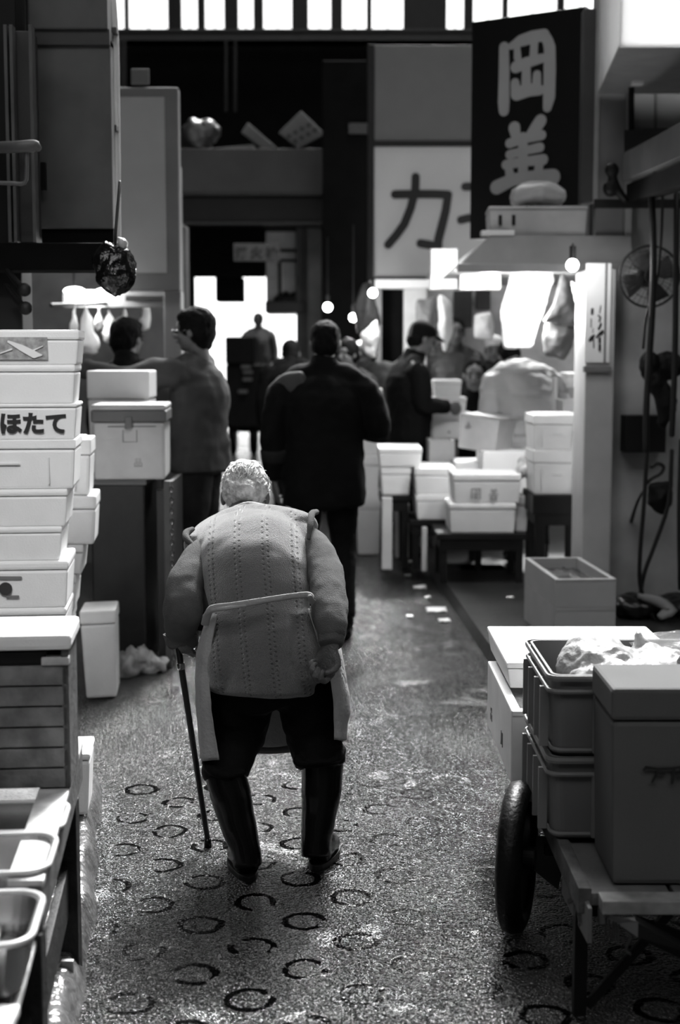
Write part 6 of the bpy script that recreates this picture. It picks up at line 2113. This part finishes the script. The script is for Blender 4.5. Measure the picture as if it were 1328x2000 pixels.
# ---- apron: strings at the back, cloth wrapped round the front and sides
ap = MB()
def pw(tab, v):
    for k in range(len(tab) - 1):
        (v0, a), (v1, b_) = tab[k], tab[k + 1]
        if v <= v1:
            t = (v - v0) / (v1 - v0)
            return tuple(a[i] + (b_[i] - a[i]) * t for i in range(2))
    return tab[-1][1]
IL = [(0, (427, 1484)), (.13, (421, 1448)), (.35, (410, 1385)), (.52, (407, 1338)), (.8, (412, 1258)), (1, (424, 1200))]
OL = [(0, (393, 1484)), (.25, (388, 1414)), (.53, (383, 1330)), (.72, (387, 1275)), (.9, (402, 1220)), (1, (414, 1198))]
OR_ = [(0, (674, 1446)), (.13, (676, 1410)), (.2, (681, 1393)), (.3, (679, 1364)), (.66, (663, 1267)), (.85, (640, 1215)), (1, (612, 1185))]
IR = [(0, (653, 1446)), (.27, (653, 1372)), (.45, (646, 1326)), (.8, (622, 1250)), (1, (602, 1190))]
def apf(u, v):
    a, b_, c_, d_ = pw(IL, v), pw(OL, v), pw(OR_, v), pw(IR, v)
    zf = 1464 + (1190 - 1464) * v
    P = [S(a[0], a[1], 4.13), S(b_[0], b_[1], 4.19), S(b_[0] + 14, (b_[1] * .7 + zf * .3), 4.36), S(b_[0] + 60, zf, 4.49), S((b_[0] + c_[0]) / 2, zf - 3, 4.53), S(c_[0] - 60, zf - 10, 4.49), S(c_[0] - 14, (c_[1] * .7 + (zf - 10) * .3), 4.36), S(c_[0], c_[1], 4.19), S(d_[0], d_[1], 4.13)]
    n_ = len(P) - 1
    k = min(int(u * n_), n_ - 1)
    t = u * n_ - k
    p0 = P[max(k - 1, 0)]; p1 = P[k]; p2 = P[k + 1]; p3 = P[min(k + 2, n_)]
    q = .5 * ((2 * p1) + (p2 - p0) * t + (2 * p0 - 5 * p1 + 4 * p2 - p3) * t * t + (3 * p1 - p0 - 3 * p2 + p3) * t ** 3)
    w_ = 1 if (u < .12 or u > .88) else 1.6
    return q + V((math.sin(u * 60 + v * 3) * .0025 * w_, .005 * math.sin(u * 46 + 2 * v) * (1 - v * .6), 0))
ap.grid(apf, 110, 36)
ap.build('apron', apron_m, LR, solid=.0035, smooth=True, wrinkle=(.003, 16))
hm2 = MB()
hm2.grid(lambda u, v: V(apf(.2 + u * .6, 0)) + V((0, 0, .004 - .022 * v)), 60, 2)
hm2.build('apron_hem_band', apron_d, LR, solid=.004, smooth=True)
st = MB()
st.tube([S(398, 1204, 4.15), S(414, 1189, 4.10), S(460, 1182, 4.085), S(520, 1172, 4.08), S(575, 1164, 4.10), S(604, 1163, 4.12), S(614, 1174, 4.15)],
        [(.006, .004), (.011, .004), (.010, .004), (.009, .004), (.009, .004), (.010, .004), (.010, .004)], side=(0, 0, 1), n=14, sub=5)
st.tube([S(412, 1191, 4.10), S(440, 1188, 4.082), S(480, 1183, 4.078)], [(.007, .004), (.006, .004), (.004, .003)], side=(0, 0, 1), n=12)
st.tube([S(604, 1164, 4.11), S(612, 1178, 4.13), S(620, 1192, 4.16)], [(.008, .004), (.010, .004), (.008, .004)], side=(1, 0, 0), n=12)
st.tube([S(412, 1191, 4.11), S(404, 1204, 4.13), S(400, 1220, 4.15)], [(.008, .004), (.012, .004), (.012, .004)], side=(1, 0, 0), n=12)
st.build('apron_strings', apron_m, LR, smooth=True)

# ---- cane
tip = G(406, 1655)
top_ = S(346, 1250, 4.33)
cn = root('walking_cane', 'slender black walking cane held in the left hand of the stooped person', 'cane', tip)
MB().tube([tip + V((0, 0, .02)), top_], [.0085, .0105], n=14).build('shaft', rubber if 0 else mat('cane_lacquer', .012, .3), cn, smooth=True)
MB().tube([tip + V((0, 0, .0005)), tip + V((0, 0, .03))], [.012, .011], n=14, cap=.02).build('rubber_ferrule', rubber, cn, smooth=True)
k = top_.lerp(tip, .11)
MB().tube([k, top_.lerp(tip, .135)], [.013, .013], n=14, cap=.3).build('metal_ring', steel, cn, smooth=True)
MB().tube([top_ + V((-.018, -.005, .008)), top_ + V((0, 0, .012)), top_ + V((.05, .01, .004))], [.010, .012, .010], n=12).build('handle', mat('cane_lacquer', .012), cn, smooth=True)
# ================================================================ unseen fill lights added to brighten the left stack, camera side
lamp('SPOT', (-1.15, 2.6, 3.2), 210 * LS, .25, target=(-1.35, 5.2, 1.0), angle=38, blend=.7)
lamp('POINT', (-1.35, 1.9, 2.7), 14 * LS, .2)
